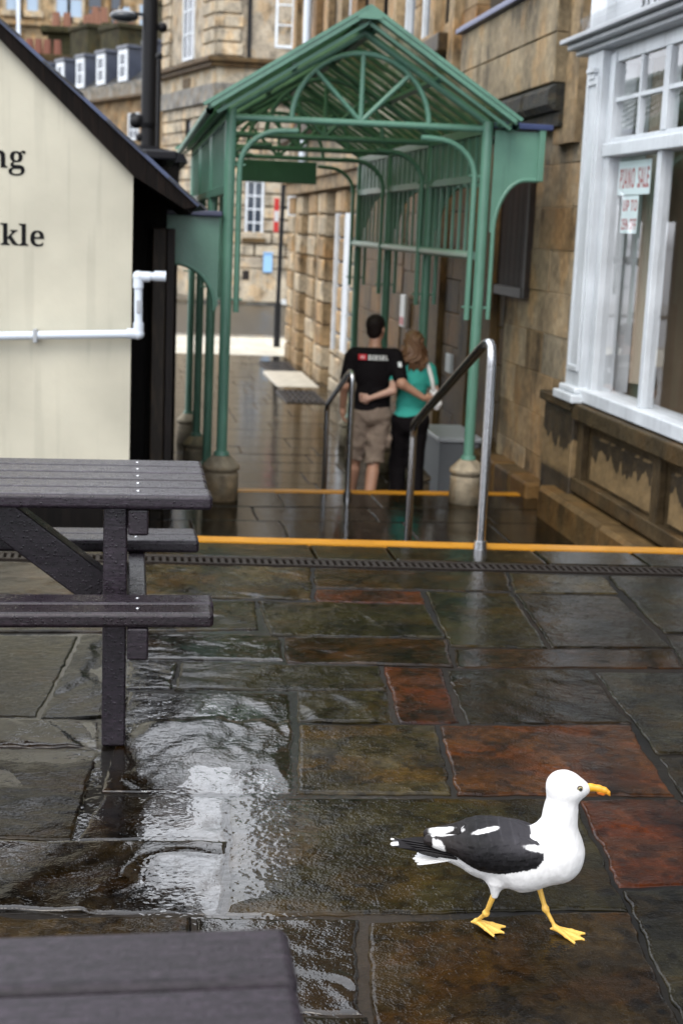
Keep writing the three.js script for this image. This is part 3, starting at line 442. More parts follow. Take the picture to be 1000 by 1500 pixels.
// ---------------------------------------------------------------- RIGHT: stone wall of the passage, from the shop back to beyond the canopy
{
  // local origin at the far end z = -18.4; u = z + 18.4
  const t = thing('passage_wall', 'long honey and brown stone wall running behind the green canopy', 'wall', [3.52, 0, -18.4], -Math.PI / 2);
  mk('wall_core', B(0, 7.55, -1.2, 2.62, -0.6, -0.13), M.mortar, t);
  const holes = [];
  courses(t, M.darkStone, 0, 5.2, -1.12, 2.5, 0.36, 0.75, { holes });  // blocks beneath the canopy darker, its shade put into the stone colour
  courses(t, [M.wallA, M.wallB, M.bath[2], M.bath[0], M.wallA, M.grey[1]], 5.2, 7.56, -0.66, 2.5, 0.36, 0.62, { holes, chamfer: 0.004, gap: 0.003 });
  for (let k = 0; k < 6; k++) mk('hatch_board', RB(4.8 + k * 0.1835, 4.98 + k * 0.1835, 1.09, 2.3, 0.005, 0.03, 0.004, 1), mat([0.045 + 0.006 * (k % 2), 0.026, 0.016], 0.6, { specularIntensity: 0.3, map: rep(T.woodC, 0.4) }), t);
  mk('hatch_frame', [RB(4.72, 4.8, 1.0, 2.32, -0.12, 0.05), RB(5.9, 5.98, 1.0, 2.32, -0.12, 0.05), RB(4.8, 5.9, 1.0, 1.09, -0.12, 0.06)], mat([0.05, 0.03, 0.018], 0.5, { map: rep(T.woodC, 0.4) }), t);
  for (const u of [2.1, 3.6, 4.5]) mk('pilaster', RB(u, u + 0.42, -1.1, 2.4, -0.1, 0.07, 0.01), M.darkStone[1], t);
  for (let k = 0; k < 4; k++) mk('foot_stone', RB(4.9 + k * 0.5, 5.395 + k * 0.5, LAND - 0.4, -0.49 + rnd(-0.02, 0.02), -0.1, 0.2 + rnd(-0.02, 0.02), 0.03), M.darkStone[k % 4], t);
  for (let k = 0; k < 6; k++) mk('foot_stone', RB(0.2 + k * 0.74, 0.93 + k * 0.74, -1.3, -0.85, -0.1, 0.13, 0.03), M.darkStone[k % 3], t);
  // overhanging parapet: stained ashlar, mossy lower edge, lead capping
  const p = thing('stone_parapet', 'overhanging stained stone parapet with mossy underside above the canopy shoulder', 'parapet', [3.36, 0, -15.0], -Math.PI / 2);
  courses(p, M.sooty, 0, 3.45, 2.78, 3.56, 0.39, 1.2, { gap: 0.008, depth: 0.5 });
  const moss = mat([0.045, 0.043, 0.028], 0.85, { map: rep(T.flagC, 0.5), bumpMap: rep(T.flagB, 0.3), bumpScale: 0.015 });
  for (let k = 0; k < 4; k++) mk('corbel_stone', block(k * 0.8625 + 0.003, k * 0.8625 + 0.86, 2.56, 2.775, -0.5, 0.02 + rnd(-0.02, 0.01), 0.05), k > 1 ? moss : M.darkStone[k], p);
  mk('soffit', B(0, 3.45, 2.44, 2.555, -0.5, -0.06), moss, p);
  mk('lead_capping', [RB(-0.05, 3.5, 3.56, 3.61, -0.55, 0.06, 0.01), RB(-0.05, 3.5, 3.61, 3.64, -0.55, 0.02, 0.01)], mat([0.035, 0.05, 0.13], 0.35), p);
  mk('wall_behind', B(2.4, 3.78, 3.5, 9, -0.95, -0.35), M.darkStone[1], p);
  const rw = mk('recessed_window', [RB(0.2, 0.3, 3.6, 6.0, -1.0, -0.85), RB(1.2, 1.28, 3.6, 6.0, -1.0, -0.85), RB(2.2, 2.3, 3.6, 6.0, -1.0, -0.85), RB(0.3, 2.2, 4.7, 4.78, -0.98, -0.87)], M.blackWood[1], p); mk('pane', B(0.3, 2.2, 3.6, 6.0, -0.95, -0.92), M.farGlass, rw); mk('recess_wall', [B(-0.2, 0.2, 3.5, 6.4, -1.3, -0.8), B(0.2, 2.4, 6.0, 6.4, -1.3, -0.8)], M.darkStone[1], p); mk('pier', [B(3.2, 3.78, 2.3, 9, -0.35, -0.1)], M.bath[1], p);
  // notices fixed to the wall
  const notice = (px, py, w, h, c, lab) => { const q = U(px, py, 0, 3.44), n = thing('wall_notice', lab, 'notice', [3.44, q.y, q.z], -Math.PI / 2); mk('plate', RB(-w / 2, w / 2, -h / 2, h / 2, -0.02, 0.012, 0.004), mat(c, 0.4), n); return n; };
  const n1 = notice(590, 455, 0.3, 0.4, [0.5, 0.5, 0.48], 'pale notice with red lower band on the passage wall above the couple'); mk('red_band', B(-0.13, 0.13, -0.18, -0.08, 0.012, 0.016), mat([0.35, 0.1, 0.1], 0.5), n1);
  notice(657, 532, 0.24, 0.2, [0.42, 0.45, 0.47], 'small pale grey notice on the passage wall beside the handrail');
  const gb = thing('grit_bin', 'low grey box with lighter sloping lid against the passage wall', 'box', [3.22, lowY(0, -13.9), -13.9]);
  mk('body', RB(-0.2, 0.2, 0, 0.62, -0.45, 0.45, 0.02), mat([0.13, 0.14, 0.15], 0.5), gb); mk('lid', RB(-0.23, 0.22, 0.62, 0.67, -0.48, 0.48, 0.015), mat([0.36, 0.38, 0.4], 0.35), gb);
}
// ---------------------------------------------------------------- RIGHT: stone house from the canopy's far end to the street corner
{
  const t = thing('rusticated_house', 'tall honey stone house with banded piers on the passage side up to the street', 'building', [3.55, 0, -32.4], -Math.PI / 2);
  const D = 14.0;                                                          // u from 0 (street corner) to 14 (z = -18.4)
  const dw = [[2.4, 3.55], [6.15, 7.35], [8.7, 9.15]], wsh = new THREE.Shape([[0, -1.5], [D, -1.5], [D, 12.5], [0, 12.5]].map((q) => new THREE.Vector2(...q))); for (const [a, b] of dw) wsh.holes.push(new THREE.Path([[a, -1.42], [a, 1.9], [b, 1.9], [b, -1.42]].map((q) => new THREE.Vector2(...q)))); mk('wall', new THREE.ExtrudeGeometry(wsh, { depth: 1.1, bevelEnabled: false }).translate(0, 0, -1.26), M.bath[1], t); mk('inner_wall', B(0, D, -1.5, 12.5, -2.2, -2.1), M.bath[1], t);
  const doors = [[2.4, 3.5, -1.5, 1.95], [6.2, 7.3, -1.5, 1.95]];
  for (const [a, b] of [[0, 0.95], [1.5, 2.35], [3.6, 4.7], [5.1, 6.1], [7.4, 8.6], [9.2, 10.4], [11.6, 12.6]]) courses(t, [M.bath[2], M.bath[0], M.grey[2]], a, b, -1.42, 2.2, 0.40, 1.2, { gap: 0.035, chamfer: 0.03, depth: 0.25, name: 'banded_block', z: 0.03 });
  for (const [a, b] of dw) mk('door', [RB(a, b, -1.42, 1.9, -1.15, -1.08, 0.01), RB(a + 0.1, b - 0.1, -1.2, 0.1, -1.08, -1.06, 0.01), RB(a + 0.1, b - 0.1, 0.3, 1.7, -1.08, -1.06, 0.01)], mat([0.09, 0.055, 0.035], 0.5), t);
  mk('pale_jamb', RB(0.97, 1.48, -1.42, 2.2, -0.16, -0.02), M.bath[2], t); mk('pale_jamb', RB(4.72, 5.08, -1.42, 2.2, -0.16, -0.02), M.bath[2], t);
  mk('white_door', [RB(7.95, 8.02, -0.5, 1.8, -0.1, 0.09, 0.01), RB(8.9, 9.4, -0.5, 1.8, -0.12, 0.07, 0.01)], M.white, t);
  mk('window_bench', [RB(8.6, 11.5, -1.42, -0.55, -0.16, 0.02), RB(8.6, 11.5, -0.55, -0.45, -0.16, 0.1, 0.02)], M.grey[1], t);
  courses(t, M.darkStone, 10.5, D, -1.42, 2.2, 0.36, 0.8, { z: 0.05 });  // dark facing blocks, shade behind the canopy screen put into their colour
  mk('string_course', [RB(-0.05, D, 2.22, 2.45, -0.16, 0.12, 0.02), RB(-0.08, D, 2.45, 2.6, -0.16, 0.2, 0.03)], M.bath[1], t);
  mk('first_floor_band', B(0, D, 2.6, 3.3, -0.16, -0.04), M.grey[1], t);
  mk('ledge', RB(-0.2, 7.5, 3.3, 3.5, -0.16, 0.32, 0.03), M.base[0], t);
  // giant strips and tall windows between them
  for (let k = 0; k < 8; k++) { const u = 0.25 + k * 1.72; mk('giant_pilaster', RB(u, u + 0.62, 3.5, 11.6, -0.16, 0.10, 0.015), [M.bath[0], M.bath[2], M.bath[3]][k % 3], t); const w = mk('tall_window', [RB(u + 0.68, u + 0.76, 3.7, 7.4, -0.16, -0.02), RB(u + 1.58, u + 1.66, 3.7, 7.4, -0.16, -0.02), RB(u + 0.76, u + 1.58, 5.4, 5.5, -0.14, -0.03), RB(u + 0.66, u + 1.7, 3.55, 3.7, -0.16, 0.08, 0.01)], k % 3 === 1 ? M.white : M.blackWood[1], t); mk('pane', B(u + 0.76, u + 1.58, 3.7, 7.4, -0.13, -0.1), M.farGlass, w); }
  mk('cornice', [RB(-0.1, D, 11.6, 11.9, -0.2, 0.35, 0.02), RB(-0.2, D, 11.9, 12.2, -0.2, 0.55, 0.03)], M.grey[0], t);
  const dp = thing('downpipe', 'pale downpipe running down the stone house above the canopy ridge', 'pipe', [3.3, 0, -28.2]); mk('pipe', rod(V(0, 2.7, 0), V(0, 11.6, 0), 0.07, 12), M.pvc, dp); for (const y of [4, 6, 8, 10]) mk('bracket', RB(-0.09, 0.16, y - 0.03, y + 0.03, -0.1, 0.1, 0.01), M.pvc, dp);
  // house between the banded house and the parapet, over the canopy
  const h = thing('tall_stone_house', 'tall orange streaked stone house front standing over the green canopy', 'building', [3.5, 0, -18.4], -Math.PI / 2);
  mk('wall', B(0, 3.4, 2.62, 12.5, -1.0, -0.14), M.mortar, h);
  courses(h, [M.bath[0], M.bath[3], M.bath[2], M.bath[0]], 0, 3.4, 2.62, 7.2, 0.42, 0.85, { holes: [[0.35, 1.3, 3.7, 7], [1.75, 2.35, 3.7, 7]] });
  mk('upper_wall', B(0, 3.4, 7.2, 12.5, -0.14, 0), M.darkStone[3], h);  // upper stone darkened in colour to dim what the paving reflects
  for (const [a, b] of [[0.35, 1.3], [1.75, 2.35]]) { const w = mk('window', [RB(a, a + 0.07, 3.7, 7, -0.12, -0.03), RB(b - 0.07, b, 3.7, 7, -0.12, -0.03), RB(a + 0.07, b - 0.07, 5.2, 5.28, -0.1, -0.04)], a < 1 ? M.white : M.blackWood[1], h); mk('pane', B(a + 0.07, b - 0.07, 3.7, 7, -0.1, -0.08), M.farGlass, w); mk('window_sill', RB(a - 0.12, b + 0.12, 3.5, 3.7, -0.12, 0.2, 0.02), M.base[0], h); mk('stain_panel', block(a + 0.05, b - 0.02, 2.7, 3.5, -0.13, 0.012, 0.02), M.darkStone[3], h); }
  for (const u of [1.4, 2.45]) mk('pilaster_strip', RB(u, u + 0.28, 2.62, 12, -0.13, 0.09, 0.01), M.bath[2], h);
}
// ---------------------------------------------------------------- GREEN CANOPY
const XL = 0.75, XR = 2.78, XM = (XL + XR) / 2, ZS = [-11.3, -13.4, -15.5, -17.6];
{
  const t = thing('canopy', 'green painted iron canopy with glazed gable roof over the passage steps', 'canopy');
  const groundAt = (k) => k ? lowY(0, ZS[k]) : LAND;
  ZS.forEach((z, k) => {
    for (const x of [XL, XR]) {
      const g = groundAt(k), s = x === XL ? 1 : -1;
      const st = mk('stone_base', [new THREE.LatheGeometry([[0.001, 0], [0.145, 0], [0.14, 0.2], [0.145, 0.225], [0.13, 0.232], [0.13, 0.25], [0.15, 0.258], [0.15, 0.29], [0.075, 0.365], [0.001, 0.37]].map((p) => new THREE.Vector2(...p)), 14).translate(x, g - 0.01, z)], M.grey[1], t); void st;
      mk('post', [rod(V(x, g + 0.34, z), V(x + 0.012 * (s > 0 ? 1 : 0), 2.42, z), 0.043, 18), new THREE.CylinderGeometry(0.058, 0.064, 0.03, 16).translate(x, g + 0.375, z)], M.green, t);
      // curved bracket carried clear of the post by two pins
      const bx = x + s * 0.085, ex = x + s * 0.53, pts = [V(bx, 0.87, z)]; for (let q = 0; q <= 10; q++) { const a = q / 10 * Math.PI / 2; pts.push(V(bx + (ex - 0.12 * s - bx) * (1 - Math.cos(a)), 1.98 + 0.29 * Math.sin(a), z)); } pts.push(V(ex, 2.275, z));
      mk('curved_bracket', [pipe(pts, 0.023, 10, 30), rod(V(x - s * 0.1, 0.97, z), V(bx + s * 0.045, 0.97, z), 0.009, 8), rod(V(x - s * 0.03, 2.0, z), V(bx + s * 0.045, 2.0, z), 0.009, 8)], M.green, t);
    }
    mk('tie_beam', rod(V(XL + 0.02, 2.355, z), V(XR - 0.01, 2.365, z), 0.027, 14), M.green, t);
    for (const s of [-1, 1]) mk('rafter', rod(V(XM + s * (XR - XL) / 2, 2.41, z), V(XM, 3.035, z), 0.03, 14), M.green, t);
    mk('arch', pipe(Array.from({ length: 21 }, (_, i) => { const a = i / 20 * Math.PI; return V(XM - 0.54 * Math.cos(a), 2.36 + 0.52 * Math.sin(a), z); }), 0.022, 10, 40), M.green, t);
    mk('king_post', rod(V(XM, 2.36, z), V(XM, 2.87, z), 0.02, 10), M.green, t);
    for (const s of [-1, 1]) mk('strut', rod(V(XM, 2.37, z), V(XM + s * 0.37, 2.74, z), 0.02, 10), M.green, t);
  });
  // roof: rafters bars and panes, slope from eave to ridge
  const zf = -11.08, zb = -17.95, run = 1.19, rise = 0.75, ev = 2.40, rd = 3.15, n = 19, len = Math.hypot(run, rise), ang = Math.atan2(rise, run);
  for (const s of [-1, 1]) {
    const slope = (g) => g.rotateZ(s * -ang).translate(XM + s * run / 2, (ev + rd) / 2, 0);
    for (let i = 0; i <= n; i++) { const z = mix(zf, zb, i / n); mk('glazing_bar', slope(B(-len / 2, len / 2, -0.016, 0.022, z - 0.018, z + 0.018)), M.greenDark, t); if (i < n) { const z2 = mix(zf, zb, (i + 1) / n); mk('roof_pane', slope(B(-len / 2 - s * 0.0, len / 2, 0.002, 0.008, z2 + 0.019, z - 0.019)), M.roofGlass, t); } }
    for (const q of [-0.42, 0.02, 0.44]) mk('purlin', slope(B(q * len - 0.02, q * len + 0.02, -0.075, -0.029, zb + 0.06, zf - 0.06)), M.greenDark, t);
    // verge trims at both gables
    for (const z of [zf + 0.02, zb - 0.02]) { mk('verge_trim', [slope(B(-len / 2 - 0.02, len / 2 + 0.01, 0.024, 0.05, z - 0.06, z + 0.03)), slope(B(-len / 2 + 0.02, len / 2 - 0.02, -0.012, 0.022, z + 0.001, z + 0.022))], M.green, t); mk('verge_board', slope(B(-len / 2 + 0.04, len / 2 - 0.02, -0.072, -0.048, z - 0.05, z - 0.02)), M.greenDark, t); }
    const xe = XM + s * (run - 0.01); mk('gutter', pipe([V(xe, ev - 0.02, zf), V(xe, ev - 0.03, zb)], 0.032, 8, 4), M.greenDark, t);
    const xs = XM + s * (XR - XL) / 2;
    // deep panels under the eaves
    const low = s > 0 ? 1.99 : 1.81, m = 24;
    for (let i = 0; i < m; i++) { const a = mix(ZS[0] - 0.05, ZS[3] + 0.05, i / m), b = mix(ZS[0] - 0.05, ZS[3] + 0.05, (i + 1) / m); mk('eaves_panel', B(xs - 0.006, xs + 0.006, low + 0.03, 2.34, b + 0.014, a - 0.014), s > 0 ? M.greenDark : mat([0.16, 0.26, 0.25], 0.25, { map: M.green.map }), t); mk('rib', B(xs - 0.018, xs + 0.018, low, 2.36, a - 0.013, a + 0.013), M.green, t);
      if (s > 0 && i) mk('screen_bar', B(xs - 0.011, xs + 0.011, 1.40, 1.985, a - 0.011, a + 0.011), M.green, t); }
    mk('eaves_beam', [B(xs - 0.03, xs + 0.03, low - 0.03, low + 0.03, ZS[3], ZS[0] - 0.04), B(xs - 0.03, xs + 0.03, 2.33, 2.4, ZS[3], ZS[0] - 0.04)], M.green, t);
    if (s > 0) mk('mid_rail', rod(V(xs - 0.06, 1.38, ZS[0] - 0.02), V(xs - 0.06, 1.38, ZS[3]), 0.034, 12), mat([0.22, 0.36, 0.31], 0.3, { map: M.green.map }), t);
  }
  mk('ridge_cap', [extrude([[-0.1, -0.05], [0.1, -0.05], [0.075, 0.0], [0, 0.055], [-0.075, 0.0]], zf - zb + 0.1).translate(XM, rd, zb - 0.05)], M.green, t);
  // shoulder plates tying the posts to the walls on either side
  const arm = (x0, x1, yt, yb, z, r) => { const s = Math.sign(x1 - x0), cx = x0 + s * 0.06, sh = new THREE.Shape(), pts = []; sh.moveTo(cx, yt); sh.lineTo(x1, yt); sh.lineTo(x1, yb); pts.push(V(x1, yb, z)); const hx = cx + s * 0.03; for (let q = 0; q <= 10; q++) { const a = q / 10 * Math.PI / 2, x = mix(x1 - s * 0.1, hx, Math.sin(a)), y = yb - r * (1 - Math.cos(a)); sh.lineTo(x, y); pts.push(V(x, y, z)); } pts.push(V(hx, 0.88, z)); sh.lineTo(cx, yb - r); sh.closePath();
    mk('shoulder_plate', new THREE.ExtrudeGeometry(sh, { depth: 0.02, bevelEnabled: false }).translate(0, 0, z - 0.01), M.green, t); mk('shoulder_rim', pipe(pts, 0.019, 8, 30), M.green, t); mk('shoulder_edge', RB(x1 - 0.025, x1 + 0.025, yb - 0.01, yt + 0.02, z - 0.04, z + 0.04, 0.006), M.green, t); return t; };
  for (const z of ZS) { arm(XR, 3.22, 2.36, 1.99, z, 0.42); }
  arm(XL, 0.235, 1.60, 1.24, ZS[0], 0.33);
  mk('lead_capping', [RB(0.2, 0.71, 1.6, 1.645, -11.42, -11.22, 0.012)], mat([0.03, 0.035, 0.075], 0.3), t);
  mk('lead_flashing', [RB(2.83, 3.3, 2.375, 2.42, -12.2, -11.25, 0.01)], mat([0.03, 0.045, 0.12], 0.35), t);
  const sg = U(406, 254, 2, -17.45), sn = thing('hanging_board', 'plain green board hanging across the far end of the canopy', 'board', [sg.x, sg.y, -17.45]);
  mk('board', RB(-0.47, 0.47, -0.11, 0.15, -0.03, 0.03, 0.008), M.greenDark, sn); for (const s of [-0.35, 0.35]) mk('hanger', rod(V(s, 0.15, 0), V(s, 0.42, 0), 0.01, 6), M.greenDark, sn);
}
// ---------------------------------------------------------------- HANDRAILS
function handrail(label, x, za, ya, zb, yb, ga, gb) {
  const t = thing('handrail', label, 'handrail', [x, 0, 0], 0, 'steel handrails on the steps');
  const pts = rounded([V(0, ga, za), V(0, ya, za), V(0, ya - 0.005, za - 0.13), V(0, yb, zb), V(0, gb, zb + 0.005)], 0.075, 7);
  mk('rail', pipe(pts, 0.0245, 16, 90), M.steel, t); for (const [g, z] of [[ga, za], [gb, zb]]) mk('foot_flange', new THREE.CylinderGeometry(0.035, 0.037, 0.05, 18).translate(0, g + 0.02, z), M.steel, t);
}
handrail('stainless steel handrail rising beside the upper yellow step edge', 1.755, -6.78, 1.03, -8.6, 0.375, 0, LAND);
handrail('stainless steel handrail on the lower steps beside the man in shorts', 1.81, -11.45, 0.4, -12.85, -0.03, LAND, lowY(0, -12.85));
// ---------------------------------------------------------------- CREAM HUT
{
  const t = thing('market_hut', 'cream painted gabled hut wall with black lettering', 'hut', [0, 0, -9]);
  const ax = -1.64, ay = 3.43;
  mk('gable_wall', extrude([[-3.3, LAND], [0.015, LAND], [0.02, 1.82], [ax, ay], [-3.3, 1.82]], 0.14).translate(0, 0, -0.14), M.cream, t);
  mk('side_wall', [B(-0.14, 0.0, LAND, 1.8, -3.6, -0.141), B(-3.3, -3.16, LAND, 1.8, -3.6, -0.141), B(-3.3, 0, LAND, 1.9, -3.74, -3.6)], M.blackWood[0], t);
  mk('plinth', RB(-3.32, 0.03, LAND, U(100, 722, 2, -8.97).y, -0.15, 0.03, 0.008), M.blackWood[0], t);
  const L = (px, py) => { const p = U(px, py, 2, -8.93); return [p.x, p.y]; };
  const o1 = L(0, 36), o2 = L(240, 262), i1 = L(0, 57), i2 = L(195, 257), ext = (a, b, x) => [x, a[1] + (b[1] - a[1]) * (x - a[0]) / (b[0] - a[0])];
  const oa = ext(o1, o2, ax), ia = ext(i1, i2, ax), oe = L(290, 303), ie = L(271, 306);
  const right = [ia, i2, ie, oe, oa], left = right.map(([x, y]) => [2 * ax - x, y]).reverse();
  mk('bargeboard', extrude(right, 0.05).translate(0, 0, 0.015), M.barge, t); mk('bargeboard', extrude(left, 0.05).translate(0, 0, 0.015), M.barge, t);
  for (const s of [1, -1]) { const dx = oe[0] - ax, dy = oa[1] - oe[1], len = Math.hypot(dx, dy), an = Math.atan2(dy, dx); const slab = (g) => g.rotateZ(-s * an).translate(ax + s * dx / 2, (oa[1] + oe[1]) / 2, 0);
    mk('roof_deck', slab(B(-len / 2, len / 2, -0.06, -0.001, -3.8, 0.0)), M.blackWood[0], t);
    for (let k = 0; k < 11; k++) for (let j = 0; j < 10; j++) { const a = -len / 2 + k * len / 11, z = 0.10 - j * 0.39 - (k % 2) * 0.19; const g = B(0, len / 11 + 0.05, 0, 0.012, z - 0.385, Math.min(z, 0.10)).rotateZ(s * 0.045).translate(s > 0 ? a : -a - len / 11 - 0.05 * 0, 0.004 + (s > 0 ? 0.0 : 0.0), 0); mk('slate', slab(g), M.slate, t); }
    mk('verge_slate', slab(B(-len / 2, len / 2, 0.0, 0.022, 0.02, 0.085)), mat([0.03, 0.045, 0.10], 0.3), t); }
  const word = (s, px, py, size) => { const g = new TextGeometry(s, { font, size, depth: 0.003, curveSegments: 8 }); g.computeBoundingBox(); const q = U(px, py, 2, -9); mk('lettering', g.translate(q.x - g.boundingBox.max.x, q.y, 0.0005), M.letter, t); };
  word('ng', 38, 247, 0.132); word('ckle', 65, 361, 0.124);
  const p = thing('waste_pipe', 'white plastic waste pipe running along the cream hut wall and stepping up', 'pipe', [0, 0, -8.935]), q = (px, py) => { const w = U(px, py, 2, -8.935); return V(w.x, w.y, 0); };
  const a = q(-260, 496), b = q(203, 489), c = q(203, 405), d = q(243, 405);
  mk('pipe', [rod(a, b, 0.026, 14), rod(b, c, 0.026, 14), rod(c, d, 0.026, 14)], M.pvc, p);
  for (const e of [b, c]) mk('elbow', [new THREE.SphereGeometry(0.036, 14, 10).translate(e.x, e.y, 0), rod(e, e.clone().add(V(e === b ? -0.07 : 0.07, 0, 0)), 0.033, 14), rod(e, e.clone().add(V(0, e === b ? 0.07 : -0.07, 0)), 0.033, 14)], M.pvc, p);
  mk('coupling', rod(d.clone().add(V(-0.07, 0, 0)), d, 0.033, 14), M.pvc, p);
  for (const e of [q(52, 492), b.clone().lerp(c, 0.48), q(-150, 494)]) mk('clip', RB(e.x - 0.012, e.x + 0.012, e.y - 0.04, e.y + 0.04, -0.064, 0.032, 0.004).applyMatrix4(new THREE.Matrix4()), mat([0.3, 0.32, 0.34], 0.4), p);
}
// ---------------------------------------------------------------- DARK TIMBER SHED behind the hut, shade of the gap put into its colour
{
  const t = thing('timber_shed', 'boarded shed between the hut and canopy, shade put into near black boards', 'shed');
  for (let k = 0; k < 12; k++) mk('board', RB(-1.4 + k * 0.14, -1.4 + k * 0.14 + 0.136, LAND, 1.95, -10.95, -10.92 + rnd(-0.006, 0.006), 0.004, 1), M.blackWood[k % 2], t);
  for (let k = 0; k < 20; k++) { const z = -10.97 - k * 0.15, x = 0.26; mk('board', RB(x - 0.03, x + rnd(-0.004, 0.004), LAND - 0.5, 2.05, z - 0.146, z, 0.004, 1), M.blackWood[k % 2], t); }
  for (let k = 0; k < 18; k++) { const z = -13.98 - k * 0.15, x = 0.46; mk('board', RB(x - 0.03, x + rnd(-0.004, 0.004), lowY(0, z) - 0.1, 2.12, z - 0.146, z, 0.004, 1), M.blackWood[(k + 1) % 2], t); }
  mk('end_wall', [B(0.2, 0.46, LAND - 0.5, 2.12, -13.975, -13.94)], M.blackWood[0], t);
  mk('end_wall', B(-3, 0.43, -1.2, 2.1, -16.75, -16.7), M.blackWood[0], t);
  mk('roof', [RB(-3, 0.34, 1.99, 2.06, -14, -10.8, 0.02), extrude([[-3, 2.1], [0.54, 2.1], [0.5, 2.18], [0.2, 2.24], [-3, 2.3]], 2.9).translate(0, 0, -16.8)], mat([0.01, 0.01, 0.013], 0.6, { specularIntensity: 0.4 }), t);
  mk('post', RB(0.17, 0.27, LAND, 1.5, -10.91, -10.8, 0.01), mat([0.075, 0.055, 0.034], 0.6, { map: rep(T.woodC, 0.5) }), t); mk('post', RB(0.275, 0.34, LAND, 1.5, -10.95, -10.86, 0.01), mat([0.03, 0.018, 0.014], 0.6, { map: rep(T.woodC, 0.5) }), t);
}
// ---------------------------------------------------------------- STREET: lamp column, sign post
{
  const x = U(219, 110, 2, -21).x, t = thing('lamp_column', 'thick black iron lamp column rising behind the cream hut roof', 'street lamp', [x, lowY(0, -21), -21]);
  mk('column', [rod(V(0, 0, 0), V(0, 1.2, 0), 0.17, 18, 0.13), rod(V(0, 1.2, 0), V(0, 8.5, 0), 0.12, 18, 0.10), new THREE.CylinderGeometry(0.17, 0.15, 0.09, 18).translate(0, 3.05, 0), new THREE.CylinderGeometry(0.15, 0.13, 0.06, 18).translate(0, 4.05, 0)], M.black, t);
  const lp = (px, py) => { const w = U(px, py, 2, -21); return V(w.x - x, w.y - lowY(0, -21), 0); };
  const a = lp(182, 24); mk('arm', pipe([V(0, a.y + 0.02, 0), V(a.x * 0.5, a.y + 0.05, 0), a.clone().add(V(0, 0.06, 0))], 0.022, 8, 8), M.black, t);
  mk('lamp_bowl', new THREE.SphereGeometry(0.2, 20, 12).scale(1, 0.42, 0.8).translate(a.x, a.y, 0), mat([0.03, 0.035, 0.04], 0.2), t);
  for (const [px, py, r] of [[200, 178, 0.1], [205, 201, 0.06], [238, 40, 0.07], [196, 170, 0.05]]) { const w = lp(px, py); mk('fitting', [new THREE.SphereGeometry(r, 12, 8).translate(w.x, w.y, 0), rod(w, V(0, w.y, 0), 0.03, 8)], M.black, t); }
  const x2 = U(232, 180, 2, -19.5).x; const d = thing('thin_pole', 'thin dark pole close beside the lamp column', 'pole', [x2, lowY(0, -19.5), -19.5]); mk('shaft', rod(V(0, 0, 0), V(0, U(232, 82, 2, -19.5).y - lowY(0, -19.5), 0), 0.03, 10), M.black, d); mk('cap', new THREE.SphereGeometry(0.045, 10, 8).translate(0, U(232, 82, 2, -19.5).y - lowY(0, -19.5), 0), M.black, d);
  const b = U(405, 508, 1, lowY(0, -33.5)), s = thing('sign_post', 'black street sign post with red and white sign at the passage mouth', 'sign post', [b.x, b.y, b.z]);
  mk('lower_shaft', rod(V(0, 0, 0), V(0, 1.05, 0), 0.085, 14), M.black, s); mk('upper_shaft', rod(V(0, 1.05, 0), V(0.05, 4.1, 0), 0.052, 12), M.black, s);
  mk('sign_plate', RB(-0.17, -0.05, 2.75, 3.55, 0.05, 0.075, 0.01), mat([0.45, 0.03, 0.03], 0.4), s); mk('sign_bar', RB(-0.16, -0.06, 3.0, 3.25, 0.076, 0.085, 0.004), M.white, s); mk('white_plate', RB(0.16, 0.5, 3.15, 3.75, 0.0, 0.03, 0.01), M.white, s); mk('bracket', RB(0.03, 0.2, 3.3, 3.36, -0.02, 0.0, 0.005), M.black, s);
  mk('arm', RB(0.08, 0.5, 1.03, 1.15, -0.05, 0.05, 0.01), M.white, s);
}
// ---------------------------------------------------------------- FAR BUILDINGS
function sash(parent, u0, u1, v0, v1, z, cols, rows, frame = M.white) {
  const w = mk('window', [B(u0 - 0.09, u0, v0 - 0.1, v1 + 0.06, z - 0.06, z + 0.02), B(u1, u1 + 0.09, v0 - 0.1, v1 + 0.06, z - 0.06, z + 0.02), B(u0, u1, v1, v1 + 0.06, z - 0.06, z + 0.019), B(u0, u1, v0 - 0.1, v0, z - 0.06, z + 0.019), ...Array.from({ length: cols - 1 }, (_, i) => { const u = mix(u0, u1, (i + 1) / cols); return B(u - 0.025, u + 0.025, v0, v1, z - 0.05, z); }), ...Array.from({ length: rows - 1 }, (_, i) => { const v = mix(v0, v1, (i + 1) / rows); return B(u0, u1, v - 0.025, v + 0.025, z - 0.051, z - 0.001); })], frame, parent);
  for (let i = 0; i < cols; i++) for (let j = 0; j < rows; j++) mk('pane', B(mix(u0, u1, i / cols) + 0.026, mix(u0, u1, (i + 1) / cols) - 0.026, mix(v0, v1, j / rows) + 0.026, mix(v0, v1, (j + 1) / rows) - 0.026, z - 0.04, z - 0.03), M.farGlass, w);
  return w;
}
